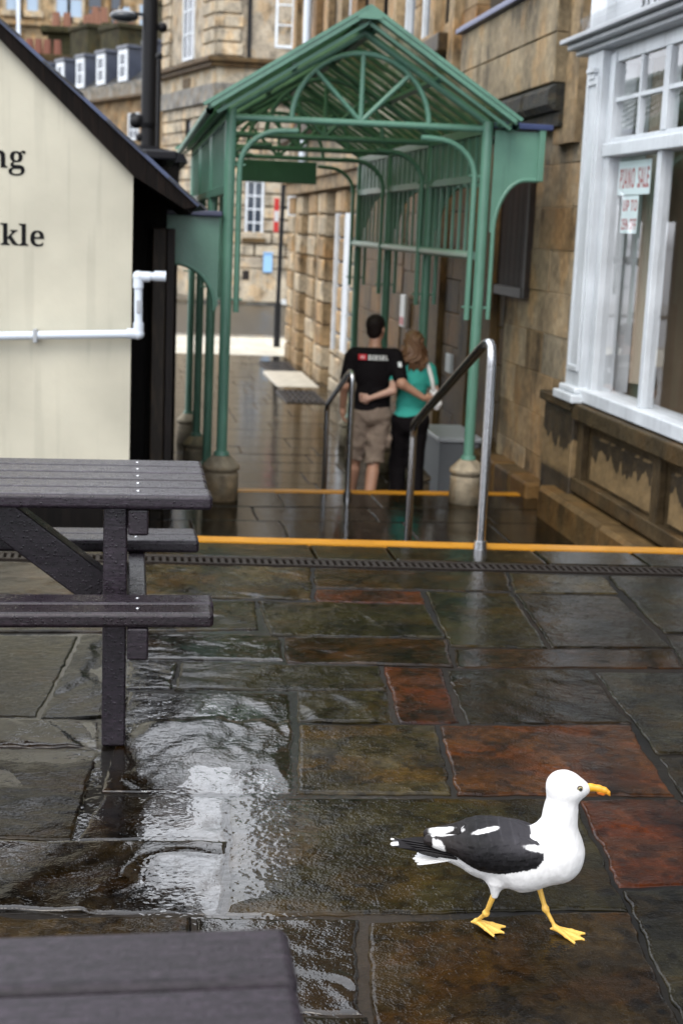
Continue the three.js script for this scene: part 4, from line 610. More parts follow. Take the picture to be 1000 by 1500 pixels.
{
  // corner house: one face to the side street, one towards the passage
  const t = thing('corner_house', 'pale banded stone corner house across the street seen through the canopy', 'building', [3.14, 0, -55]);
  const Y = (py) => U(309, py, 2, -55).y, g0 = -1.4, vis = [mat([0.58, 0.56, 0.52], 0.8, SM), mat([0.64, 0.62, 0.57], 0.8, SM), mat([0.52, 0.50, 0.47], 0.8, SM)];
  const faces = [['side', -Math.PI / 2 + 0.264, 7.04, true], ['front', 0, 9, false]];
  for (const [, th, w, left] of faces) {
    const f = new THREE.Group(); f.name = left ? 'side_front' : 'passage_front'; t.add(f); if (left) { f.rotation.y = th; f.position.set(-1.84, 0, -6.8); }
    const holes = left ? [[3.1, 3.9, Y(206), Y(168)]] : [[U(360, 300, 2, -55).x - 3.14, U(386, 300, 2, -55).x - 3.14, Y(345), Y(262)], [4.6, 5.5, Y(345), Y(262)]];
    mk('wall_core', B(0, w, g0, Y(-330), -0.9, -0.2), M.darkStone[3], f);
    courses(f, vis, 0, w, g0 + 1.3, Y(148), 0.46, 1.25, { holes, gap: 0.05, chamfer: 0.035, depth: 0.22, name: 'banded_block' });
    mk('plinth', [B(0, w, g0, g0 + 1.3, -0.2, 0.08)], vis[0], f);
    mk('string_course', [RB(-0.05, w + 0.05, Y(148), Y(136), -0.2, 0.15, 0.02), RB(-0.03, w + 0.03, Y(136), Y(120), -0.2, 0.1, 0.02)], mat([0.30, 0.32, 0.35], 0.6, SM), f);
    mk('frieze', B(0, w, Y(120), Y(97), -0.2, 0.02), vis[1], f);
    mk('cornice', [RB(-0.2, w + 0.2, Y(97), Y(90), -0.2, 0.3, 0.02), RB(-0.3, w + 0.3, Y(90), Y(83), -0.2, 0.45, 0.02)], M.darkStone[2], f);
    mk('upper_wall', B(0, w, Y(83), Y(-330), -0.2, 0), vis[2], f);
    for (let k = 0; k < 14; k++) { const v = Y(80) + k * 0.5; for (const [a, b] of left ? [[w - 1.5, w + 0.04], [0.2, 1.3]] : [[-0.04, 0.95]]) mk('quoin', block(a, b - (k % 2) * 0.1, v, v + 0.44, -0.1, 0.14, 0.04), vis[0], f); }
    if (left) { sash(f, 3.0, 4.2, Y(92 - 0) + 0.5, Y(92) + 4.0, 0.06, 2, 4); sash(f, 3.15, 3.85, Y(204), Y(170), -0.1, 1, 2, M.blackWood[1]); mk('vent', RB(2.9, 3.9, Y(118), Y(104), -0.05, 0.06, 0.01), M.darkStone[1], f); }
    else { const [a, b] = holes[0]; sash(f, a + 0.08, b - 0.08, Y(343), Y(264), -0.08, 2, 4); mk('sill', RB(a - 0.1, b + 0.1, Y(352), Y(346), -0.1, 0.15), M.darkStone[0], f); sash(f, 4.7, 5.4, Y(343), Y(264), -0.08, 2, 4); sash(f, 2.2, 3.3, Y(60), Y(-30), 0.02, 2, 3); mk('vent', B(U(355, 400, 2, -55).x - 3.14, U(365, 400, 2, -55).x - 3.14, Y(408), Y(394), 0.06, 0.09), M.iron, f); mk('downpipe', rod(V(1.15, Y(88), 0.15), V(1.15, Y(-330), 0.15), 0.08, 8), M.black, f); }
  }
  const bp = U(392, 385, 2, -54.9); const bs = thing('blue_plaque', 'small light blue plaque on the corner house wall', 'plaque', [bp.x, bp.y, -54.86]); mk('plate', RB(-0.17, 0.17, -0.36, 0.36, -0.06, 0.04, 0.02), mat([0.22, 0.4, 0.62], 0.5), bs); mk('lip', RB(-0.19, 0.19, 0.33, 0.4, -0.05, 0.07, 0.01), mat([0.15, 0.3, 0.5], 0.5), bs);
}
{
  // terrace with mansard roof and white dormers, receding to the left
  const t = thing('mansard_terrace', 'stone terrace with grey slate mansard roof and white dormer windows', 'building', [-9, 0, -88.5], -Math.PI / 2 + 0.41), W = 27.4;
  // local u from the far left end to the right end near the lamp column
  const Y = (py) => U(215, py, 2, -66).y;
  mk('wall', B(0, W, -1.5, Y(137), -8, 0), M.bath[0], t);
  mk('band', [RB(0, W, Y(137), Y(117), -8, 0.25, 0.03)], mat([0.26, 0.27, 0.28], 0.6, SM), t); mk('gutter', RB(0, W, Y(142), Y(137), -7.9, 0.4, 0.03), M.darkStone[2], t);
  const e = Y(117), rg = Y(50); mk('mansard', extrude([[0.1, e], [-1.4, mix(e, rg, 0.62)], [-4.2, rg + 0.3], [-7, rg], [-8, e]], W - 0.2).rotateY(-Math.PI / 2).translate(W - 0.1, 0, 0), mat([0.09, 0.10, 0.115], 0.4, { map: rep(T.flagC, 1.8) }), t);
  for (const u of [6, 8.6, 11.2, 13.8, 16.5, 19.1, 21.7, 24.5]) { const d = mk('dormer', [RB(u - 0.55, u + 0.55, e + 0.1, e + 1.55, -1.5, 0.0, 0.02), RB(u - 0.65, u + 0.65, e + 1.55, e + 1.7, -1.6, 0.1, 0.02)], M.lead, t); const w = mk('window', [B(u - 0.5, u - 0.3, e + 0.12, e + 1.5, 0.0, 0.06), B(u + 0.3, u + 0.5, e + 0.12, e + 1.5, 0.0, 0.06), B(u - 0.3, u + 0.3, e + 1.3, e + 1.5, 0.0, 0.06), B(u - 0.3, u + 0.3, e + 0.12, e + 0.32, 0.0, 0.06), B(u - 0.3, u + 0.3, e + 0.78, e + 0.86, 0.0, 0.05)], M.white, d); void w; mk('pane', B(u - 0.3, u + 0.3, e + 0.32, e + 1.3, 0.0, 0.03), M.farGlass, d); }
  for (const u of [7.3, 11.2, 15, 19, 23]) sash(t, u - 0.5, u + 0.5, Y(200), Y(165), 0.04, 2, 3);
  for (const [u, h] of [[5, 2.4], [9.5, 2.0], [15.5, 2.6]]) { const c = mk('chimney', [RB(u - 1.3, u + 1.3, rg - 1, rg + h, -6, -4.4, 0.05), RB(u - 1.45, u + 1.45, rg + h, rg + h + 0.25, -6.1, -4.3, 0.05)], mat([0.06, 0.06, 0.035], 0.8, SM), t); for (let i = 0; i < 4; i++) mk('chimney_pot', new THREE.CylinderGeometry(0.16, 0.2, 0.7, 10).translate(u - 0.9 + i * 0.6, rg + h + 0.6, -5.2), mat([0.16, 0.07, 0.04], 0.8), c); }
}
{
  const z = -108, t = thing('hillside_house', 'pale honey stone house on the hillside far behind the roofs', 'building', [0, 0, z]), X = (px) => U(px, 60, 2, z).x, Y = (py) => U(100, py, 2, z).y;
  mk('wall', B(X(-260), X(330), -2, Y(-150), -6, 0), M.bath[2], t);
  const win = (a, b, c, d, blue) => { const w = mk('window', [B(X(a) - 0.2, X(a), Y(d), Y(c), -0.02, 0.12), B(X(b), X(b) + 0.2, Y(d), Y(c), -0.02, 0.12), B(X(a) - 0.4, X(b) + 0.4, Y(d) - 0.4, Y(d), -0.02, 0.3), B(X(a), X(b), Y((c + d) / 2) - 0.06, Y((c + d) / 2) + 0.06, 0.0, 0.08)], blue ? M.grey[2] : M.darkStone[1], t); mk('pane', B(X(a), X(b), Y(d), Y(c), -0.01, 0.05), blue ? mat([0.25, 0.33, 0.42], 0.1) : M.farGlass, w); };
  win(83, 99, -30, 25, true); win(103, 120, -30, 25, true); win(130, 148, -10, 30); win(163, 176, -10, 32); win(178, 190, 5, 32, true); win(84, 96, 55, 72, true); win(10, 26, -30, 20, true); win(40, 56, -30, 20, true); win(-60, -40, -30, 25, true); win(204, 214, 0, 40, true);
  mk('string_course', RB(X(-260), X(330), Y(42), Y(36), 0, 0.5, 0.05), M.bath[1], t); mk('white_pipe', rod(V(X(28), Y(120), 0.4), V(X(28), Y(-100), 0.4), 0.14, 8), M.pvc, t);
  // low parapets and stacks in front of it
  const p = thing('roof_stack', 'dark mossy chimney stack with red pots above the terrace roof', 'chimney', [0, 0, -92]); const x = (px) => U(px, 60, 2, -92).x, y = (py) => U(100, py, 2, -92).y;
  mk('stack', [RB(x(70), x(125), y(170), y(42), -1.5, 0, 0.1), RB(x(118), x(200), y(170), y(30), -1.2, 0.3, 0.1), RB(x(60), x(206), y(50), y(40), -1.6, 0.5, 0.08)], mat([0.05, 0.052, 0.028], 0.85, SM), p); for (const q of [82, 98, 140, 152]) mk('pot', new THREE.CylinderGeometry(0.22, 0.28, 0.9, 10).translate(x(q), y(36) + (q > 118 ? 0.75 : 0.3), -0.6), mat([0.16, 0.07, 0.04], 0.8), p);
  const q = thing('low_stack', 'row of red chimney pots above the cream hut gable', 'chimney', [0, 0, -84]); const x2 = (px) => U(px, 60, 2, -84).x, y2 = (py) => U(60, py, 2, -84).y;
  mk('stack', RB(x2(20), x2(105), y2(200), y2(78), -1.2, 0, 0.08), mat([0.07, 0.055, 0.03], 0.85, SM), q); for (const k of [43, 56, 69, 84]) mk('pot', new THREE.CylinderGeometry(0.2, 0.25, 0.85, 10).translate(x2(k), y2(78) + 0.38, -0.5), mat([0.14, 0.05, 0.03], 0.8), q);
}
// ---------------------------------------------------------------- PICNIC TABLES (right end at local x = 0, middle of the table at local z = 0)
function picnicTable(label, bolted = true) {
  const t = thing('picnic_table', label, 'table', [0, 0, 0], 0, 'dark picnic tables on the terrace'), L = 1.55;
  const slat = (name, z0, z1, y, k) => mk(name, RB(-L + rnd(-0.003, 0.003), rnd(-0.003, 0.003), y - 0.045, y + rnd(-0.001, 0.001), z0 + 0.003, z1 - 0.003, 0.014, 3), bolted ? M.board[k % 3] : M.boardDry[k % 2], t);
  for (let k = 0; k < 5; k++) slat('top_slat', -0.31 + k * 0.124, -0.31 + (k + 1) * 0.124, 0.78, k);
  for (const s of [-1, 1]) for (let k = 0; k < 2; k++) { const a = s > 0 ? 0.35 + k * 0.105 : -0.35 - (k + 1) * 0.105; slat('seat_slat', a, a + 0.105, 0.5, k + 1); }
  for (const x of [-0.275, -1.24]) {
    const o = x > -0.5 ? 0.035 : -0.035, bx = x + o + (o > 0 ? 0 : -0.06);
    for (const s of [-1, 1]) mk('leg', RB(x - 0.035, x + 0.035, 0, 0.732, s * 0.2 - 0.05, s * 0.2 + 0.05, 0.008, 2), (bolted ? M.board[1] : M.boardDry[1]), t);
    mk('top_beam', RB(bx + 0.001, bx + 0.06, 0.655, 0.734, -0.29, 0.29, 0.008), (bolted ? M.board[0] : M.boardDry[0]), t); mk('seat_beam', RB(bx + 0.001, bx + 0.06, 0.362, 0.454, -0.55, 0.55, 0.008), (bolted ? M.board[0] : M.boardDry[0]), t);
    const d = x > -0.5 ? -1 : 1; mk('brace', RB(-0.27, 0.27, -0.055, 0.055, -0.045, 0.045, 0.006).rotateZ(-d * -0.66).translate(x + d * 0.235, 0.57, 0), (bolted ? M.board[0] : M.boardDry[0]), t);
    const bolts = []; for (const z of [-0.51, -0.4, 0.4, 0.51]) bolts.push(new THREE.SphereGeometry(0.0065, 10, 6).scale(1, 0.5, 1).translate(bx + 0.03, 0.5, z)); for (let k = 0; k < 5; k++) bolts.push(new THREE.SphereGeometry(0.0065, 10, 6).scale(1, 0.5, 1).translate(bx + 0.03, 0.78, -0.248 + k * 0.124)); if (bolted) for (const b of bolts) mk('bolt', b, M.steel, t);
  }
  return t;
}
const tableA = picnicTable('dark plastic picnic table standing in front of the cream hut'); tableA.position.set(0.245, 0.001, -4.34);
const tableB = picnicTable('dark picnic table with plain wet boards, its corner pointing at the gull', false); tableB.position.set(0.185, 0.001, -1.16);
// ---------------------------------------------------------------- GULL (local x forward, y up, z towards the viewer's side)
{
  const S = 0.00157, gx = (px) => (px - 765) * S, gy = (py, z = 0) => ((1368 - py) * S + z * 0.454) / 0.891;
  const SH = new THREE.Matrix4().set(0.985, -0.062, 0, 0.003, 0, 0.955, 0, 0.0035, 0, 0, 1, 0, 0, 0, 0, 1), base = U(765, 1368, 1, 0.006), t = thing('gull', 'white gull with slate black wings striding across the wet flagstones', 'bird', [base.x, 0.0065, base.z], -11 * R);
  const body = union([
    cap([gx(806), gy(1252), 0], [gx(760), gy(1264), 0], 0.070, 0.068), cap([gx(760), gy(1264), 0], [gx(705), gy(1260), 0], 0.068, 0.050), cap([gx(705), gy(1260), 0], [gx(632), gy(1257), 0], 0.048, 0.014),
    cap([gx(811), gy(1238), 0], [gx(817), gy(1192), 0], 0.056, 0.0335), cap([gx(817), gy(1192), 0], [gx(821), gy(1166), 0], 0.0325, 0.033),
    ell([gx(822), gy(1157), 0], [0.0395, 0.0375, 0.031]), ell([gx(842), gy(1159), 0], [0.026, 0.0185, 0.018]), cap([gx(722), gy(1292), 0.028], [gx(721), gy(1309), 0.028], 0.016, 0.008), cap([gx(786), gy(1292), -0.03], [gx(787), gy(1309), -0.03], 0.018, 0.009),
  ], 0.022);
  const wing1 = (s) => { const z = 0.05 * s, y0 = gy(1257, 0.052); return union([
    ell([gx(762), y0 - 0.006, z * 0.98], [0.052, 0.040, 0.026]), ell([gx(722), y0 - 0.003, z], [0.082, 0.047, 0.026]), cap([gx(700), y0 + 0.002, z * 0.85], [gx(628), y0 + 0.004, z * 0.35], 0.034, 0.014)], 0.02); };
  const wings = [wing1(1), wing1(-1)], mantle = ell([gx(728), gy(1230), 0], [0.085, 0.035, 0.052]);
  const wingAll = (x, y, z) => smin(Math.min(wings[0](x, y, z), wings[1](x, y, z)), mantle(x, y, z), 0.012);
  // feather tracts: shallow overlapping rows along the wing
  const feather = (x, y, z) => { const a = x * 0.96 + y * 0.25, b = y * 0.96 - x * 0.1 + Math.abs(z) * 0.3, r = Math.floor(b / 0.0155), u = (a / 0.026 + r * 0.5), f = u - Math.floor(u), g = b / 0.0155 - r; return 0.0012 * (f * 0.7 + g * 0.5) + 0.0008 * (fbm(a * 60, b * 200, 2, 301) - 0.5); };
  const full = (x, y, z) => { const b = body(x, y, z) + (fbm(x * 70, y * 40 + z * 50, 2, 300) - 0.5) * 0.0018, w = wingAll(x, y, z) + feather(x, y, z); return smin(b, w, 0.006); };
  const near = (x, y, cx, cy, rx, ry, an) => { const dx = x - cx, dy = y - cy, c = Math.cos(an), s = Math.sin(an), u = (dx * c + dy * s) / rx, v = (-dx * s + dy * c) / ry; return u * u + v * v < 1; };
  const gq = (p) => { const d = 0.055; return [gx(p[0]), gy(p[1], d)]; };
  const colour = (x, y, z, nx, ny, nz) => {
    const j = (fbm(x * 160, y * 160 + z * 90, 2, 305) - 0.5), b = body(x, y, z), w = wingAll(x, y, z);
    let dark = w < b + 0.0015 + j * 0.003 && x < gx(796) + j * 0.006;
    if (dark && x > gx(760) && y > gy(1222, 0.02) + (gx(790) - x) * 0.2 && ny > 0.2) dark = x < gx(775);
    const im = 765 + (0.985 * x - 0.062 * y + 0.003) / S, jm = 1368 - ((y * 0.955 + 0.0035) * 0.891 - Math.abs(z) * 0.454) / S;      // position on the bird's side
    const spot = (px, py, rx, ry, an) => { const dx = im - px, dy = jm - py, c = Math.cos(an), s = Math.sin(an), u = (dx * c + dy * s) / rx, v = (-dx * s + dy * c) / ry; return sstep(1.35, 0.75, u * u + v * v + j * 0.9); }; let pale = 0;
    if (dark) { pale = spot(775, 1253, 21, 5, 0.08); if (z > -0.02) pale = Math.max(pale, spot(648, 1236, 24, 5, -0.2), spot(637, 1259, 7, 14, -0.5), spot(700, 1232, 19, 3.6, -0.3)); }
    if (!dark) { const q = 0.60 + j * 0.10 + (fbm(x * 260, y * 70 + z * 60, 2, 306) - 0.5) * 0.06; return [q, q * 0.995, q * 0.985]; }
    const edge = (() => { const a = x * 0.96 + y * 0.25, bb = y * 0.96 - x * 0.1 + Math.abs(z) * 0.3, r = Math.floor(bb / 0.0155), u = a / 0.026 + r * 0.5; return u - Math.floor(u) < 0.1 ? 0.006 : 0; })(), br = sstep(gx(700), gx(650), x) * 0.006, k = 0.0050 + edge * 0.6 + j * 0.007 + sstep(gx(690), gx(760), x) * sstep(gy(1262, 0.05), gy(1235, 0.03), y) * 0.022 + (fbm(x * 90, y * 300 + z * 120, 3, 307) - 0.5) * 0.010;
    return [mix(k * 1.06 + br, 0.58, pale), mix(k * 1.0 + br * 0.6, 0.575, pale), mix(k * 1.15 + br * 0.4, 0.57, pale)];
  };
  const g = surface(full, [gx(600), 0.045, -0.115], [gx(880), 0.455, 0.115], 0.0027, colour);
  raw('body', g, new THREE.MeshPhysicalMaterial({ vertexColors: true, roughness: 0.65, specularIntensity: 0.4 }), t);
  // wing tips and tail: flat tapering blades
  const blade = (a, b, w, th, twist = 0) => { const d = b.clone().sub(a), L = d.length(), s = new THREE.Shape(); s.moveTo(0, -w * 0.5); s.lineTo(L * 0.7, -w * 0.5); s.quadraticCurveTo(L * 0.98, -w * 0.42, L, 0); s.quadraticCurveTo(L * 0.95, w * 0.42, L * 0.6, w * 0.5); s.lineTo(0, w * 0.5); const q = new THREE.ExtrudeGeometry(s, { depth: th, bevelEnabled: false }).translate(0, 0, -th / 2).rotateX(Math.PI / 2 + twist); return q.applyMatrix4(new THREE.Matrix4().makeBasis(d.clone().normalize(), V(0, 1, 0).addScaledVector(d, -d.y / (L * L)).normalize(), V().crossVectors(d.clone().normalize(), V(0, 1, 0).addScaledVector(d, -d.y / (L * L)).normalize()))).translate(a.x, a.y, a.z); };
  const black = mat([0.007, 0.006, 0.007], 0.6, { specularIntensity: 0.4 }), whiteF = mat([0.6, 0.6, 0.6], 0.6);
  for (const s of [1, -1]) for (let k = 0; k < 5; k++) { const zz = s * (0.03 - k * 0.003), a = V(gx(668 - k * 4), gy(1262 + 6 - k * 3, 0) + 0.012, zz), b = V(gx(612 - k * 9), gy(1262 - k * 2.6) + 0.004, zz * 0.25 - s * 0.004 * k); mk('primary_feather', blade(a, b, 0.027, 0.0025, s * 0.75), black, t); if (k === 4 || k === 2) mk('feather_tip', blade(b.clone().lerp(a, 0.10), b.clone().lerp(a, -0.05), 0.009, 0.0034, s * 0.75), whiteF, t); }
  for (let k = -2; k <= 2; k++) mk('tail_feather', blade(V(gx(662), gy(1263) - 0.004, k * 0.006), V(gx(604 + Math.abs(k) * 3), gy(1268) - 0.006, k * 0.014), 0.02, 0.0022, 0.1 * k), whiteF, t);
  // bill
  const bp = [[846, 1157, 0.0098, 0.008], [860, 1157, 0.0088, 0.0068], [871, 1158, 0.0082, 0.006], [879, 1160, 0.0074, 0.0054], [884, 1163, 0.0050, 0.0036], [886.5, 1167, 0.0016, 0.0014]];
  const bill = union(bp.slice(0, -1).map((p, i) => { const q = bp[i + 1]; const c = cap([gx(p[0]), gy(p[1]), 0], [gx(q[0]), gy(q[1]), 0], p[2], q[2]); return (x, y, z) => c(x, y, z * 1.35); }), 0.003), gonys = cap([gx(871), gy(1163.5), 0], [gx(877), gy(1165), 0], 0.005, 0.0045), bl = (x, y, z) => smin(bill(x, y, z), gonys(x, y, z * 1.3), 0.004);
  const split = (x) => gy(1159.5) - (x - gx(850)) * 0.12;
  raw('bill', surface((x, y, z) => bl(x, y, z) + 0.0008 * Math.exp(-(((y - split(x)) / 0.0007) ** 2)), [gx(838), gy(1180), -0.014], [gx(894), gy(1140), 0.014], 0.0011, (x, y) => x > gx(867) && x < gx(881) && y < split(x) - 0.001 ? [0.52, 0.13, 0.014] : [0.60, 0.33 - sstep(gx(850), gx(880), x) * 0.06, 0.02]), new THREE.MeshPhysicalMaterial({ vertexColors: true, roughness: 0.32 }), t);
  for (const s of [1, -1]) { const e = mk('eye', new THREE.SphereGeometry(0.0062, 16, 12).translate(gx(842), gy(1154), s * 0.0235), mat([0.28, 0.24, 0.10], 0.08), t); mk('pupil', new THREE.SphereGeometry(0.0043, 12, 10).translate(gx(842.4), gy(1154), s * 0.0263), mat([0.006, 0.006, 0.006], 0.06), e); mk('eye_ring', new THREE.TorusGeometry(0.0060, 0.0016, 6, 18).rotateY(0.35 * s).translate(gx(842), gy(1154), s * 0.0252), mat([0.04, 0.02, 0.02], 0.5), e); }
  t.traverse((o) => { if (o.isMesh) o.geometry.applyMatrix4(SH); });
  // legs and webbed feet
  const yel = mat([0.70, 0.42, 0.08], 0.4, { bumpMap: rep(T.stoneB, 0.03), bumpScale: 0.0006 });
  const leg = (hip, heel, foot, turn) => {
    const fn = union([cap(hip, heel, 0.0068, 0.0052), ell(heel, [0.0078, 0.0078, 0.0078]), cap(heel, foot, 0.0052, 0.0042), ell(foot, [0.008, 0.007, 0.008])], 0.006);
    const lo = [0, 1, 2].map((k) => Math.min(hip[k], heel[k], foot[k]) - 0.02), hi = [0, 1, 2].map((k) => Math.max(hip[k], heel[k], foot[k]) + 0.02); const l = raw('leg', surface(fn, lo, hi, 0.0022), yel, t);
    const c = Math.cos(turn), s = Math.sin(turn), P = (a, b, y) => [foot[0] + a * c - b * s, y, foot[2] + a * s + b * c];
    const toes = [[0.059, -0.028], [0.069, 0.0], [0.058, 0.028]], f = union([...toes.flatMap(([a, b]) => [cap(P(0, 0, foot[1]), P(a * 0.55, b * 0.55, 0.0075), 0.0058, 0.0042), cap(P(a * 0.55, b * 0.55, 0.0075), P(a, b, 0.0035), 0.0042, 0.0026)]), cap(P(0, 0, foot[1]), P(-0.010, 0.004, 0.008), 0.005, 0.0025)], 0.004);
    const webAt = (x, z) => { const dx = x - foot[0], dz = z - foot[2], a = dx * c + dz * s, b = -dx * s + dz * c; const lim = a < 0 ? -1 : Math.min(a * 0.46, 0.03), scallop = 0.056 - 0.006 * Math.sin(Math.abs(b) / 0.028 * Math.PI) ** 2 + (0.008 * (1 - Math.abs(b) / 0.028)); return Math.max(Math.abs(b) - lim, a - scallop); };
    const ff = (x, y, z) => { const dx = x - foot[0], dz = z - foot[2], a = dx * c + dz * s, h = mix(foot[1], 0.0035, clamp(a / 0.055)), w = Math.max(webAt(x, z), Math.abs(y - h * 0.9) - 0.0021); return smin(f(x, y, z), w, 0.003); };
    raw('foot', surface(ff, [foot[0] - 0.08, -0.004, foot[2] - 0.08], [foot[0] + 0.08, 0.03, foot[2] + 0.08], 0.0016), yel, l);
    mk('claw', toes.map(([a, b]) => { const p = P(a, b, 0.004), q = P(a + 0.007, b * 1.12, 0.0015); return rod(V(...p), V(...q), 0.0022, 6, 0.0006); }), mat([0.015, 0.012, 0.01], 0.4), l);
  };
  const onGround = (px, py) => { const w = U(px, py, 1, 0.0065); return t.worldToLocal(w); }; t.updateMatrixWorld();
  const f1 = onGround(697, 1356), f2 = onGround(813, 1366);
  const hip = (x, y, z) => V(x, y, z).applyMatrix4(SH).toArray();
  leg(hip(gx(721), gy(1306), 0.028), [f1.x * 0.55 + gx(716) * 0.45 + 0.006, 0.046, mix(0.03, f1.z, 0.5)], [f1.x, 0.011, f1.z], 0.5);
  leg(hip(gx(787), gy(1306), -0.03), [mix(gx(789), f2.x, 0.32), 0.052, mix(-0.03, f2.z, 0.4)], [f2.x, 0.011, f2.z], 0.5);
}
// ---------------------------------------------------------------- PEOPLE
function handPrims(w, dir, normal, thumbSide, curl = 0.5) {          // wrist, finger direction, palm normal
  const d = V(...dir).normalize(), n = V(...normal).addScaledVector(d, -V(...normal).dot(d)).normalize(), s = V().crossVectors(d, n), W = V(...w), P = (a, b, c) => { const q = W.clone().addScaledVector(d, a).addScaledVector(s, b).addScaledVector(n, c); return [q.x, q.y, q.z]; };
  const out = [cap(P(0, 0, 0), P(0.045, 0.012, 0), 0.026, 0.024), cap(P(0.05, -0.022, 0), P(0.08, -0.027, 0), 0.017, 0.014), cap(P(0.05, 0.02, 0), P(0.08, 0.026, 0), 0.017, 0.014), cap(P(0.05, 0, 0), P(0.085, 0, 0), 0.018, 0.015)], fingers = [];
  [[-0.03, 0.068], [-0.01, 0.08], [0.011, 0.076], [0.031, 0.06]].forEach(([b, L]) => { const k = P(0.083, b, 0), m = P(0.083 + L * 0.5 * Math.cos(curl * 0.6), b * 1.06, L * 0.5 * Math.sin(curl * 0.6)), e = P(0.083 + L * 0.5 * Math.cos(curl * 0.6) + L * 0.5 * Math.cos(curl * 1.9), b * 1.06, L * 0.5 * (Math.sin(curl * 0.6) + Math.sin(curl * 1.9))); fingers.push(union([cap(k, m, 0.0095, 0.0085), cap(m, e, 0.0085, 0.0072)], 0.004)); });
  const ts = thumbSide; fingers.push(union([cap(P(0.02, ts * 0.024, 0.004), P(0.055, ts * 0.05, 0.014), 0.012, 0.0105), cap(P(0.055, ts * 0.05, 0.014), P(0.082, ts * 0.052, 0.024), 0.0105, 0.008)], 0.004));
  const palm = union(out, 0.012); return (x, y, z) => { let q = palm(x, y, z); for (const f of fingers) q = smin(q, f(x, y, z), 0.005); return q; };
}
function headPrims(c, f, scale) {                                    // centre, facing (horizontal unit vector)
  const s = [-f[1], f[0]], P = (a, b, h) => [c[0] + (f[0] * a + s[0] * b) * scale, c[1] + h * scale, c[2] + (f[1] * a + s[1] * b) * scale];
  const oval = (a, b, h, ra, rb, rh) => (x, y, z) => { const dx = x - c[0], dz = z - c[2], u = (dx * f[0] + dz * f[1]) / scale - a, v = (dx * s[0] + dz * s[1]) / scale - b, w = (y - c[1]) / scale - h, k0 = Math.hypot(u / ra, v / rb, w / rh), k1 = Math.hypot(u / ra / ra, v / rb / rb, w / rh / rh); return k1 < 1e-6 ? -rb : k0 * (k0 - 1) / k1 * scale; };
  const skull = union([oval(-0.012, 0, 0.022, 0.096, 0.076, 0.092), oval(0.028, 0, -0.045, 0.062, 0.058, 0.07), oval(0.045, 0, -0.088, 0.035, 0.034, 0.03)], 0.03), brow = oval(0.078, 0, 0.018, 0.012, 0.045, 0.01), nose = union([cap(P(0.083, 0, 0.004), P(0.104, 0, -0.034), 0.008 * scale, 0.012 * scale)], 0.01), lips = oval(0.084, 0, -0.066, 0.01, 0.022, 0.008), ears = [1, -1].map((q) => oval(-0.005, q * 0.079, -0.012, 0.02, 0.008, 0.032)), sockets = [1, -1].map((q) => oval(0.09, q * 0.031, -0.002, 0.016, 0.016, 0.009));
  return { skin: (x, y, z) => { let d = smin(skull(x, y, z), brow(x, y, z), 0.012); d = smin(d, nose(x, y, z), 0.012); d = smin(d, lips(x, y, z), 0.008); for (const e of ears) d = smin(d, e(x, y, z), 0.006); for (const k of sockets) d = Math.max(d, -k(x, y, z) + 0.002); return d; }, skull, oval, P };
}
const box3 = (fns, pad, pts) => [[0, 1, 2].map((k) => Math.min(...pts.map((p) => p[k])) - pad), [0, 1, 2].map((k) => Math.max(...pts.map((p) => p[k])) + pad)];
function merged(list) { return mergeGeometries(list.map((g) => { const q = g.clone(); q.deleteAttribute('color'); return q; })); }
const cloth = (rgb, rough = 0.85) => mat(rgb, rough, { bumpMap: rep(T.paintB, 0.05), bumpScale: 0.0012, specularIntensity: 0.25 });
const wrinkle = (x, y, z, a = 0.006) => (fbm(x * 9 + z * 5, y * 14 + z * 3, 3, 401) - 0.5) * a * 2;
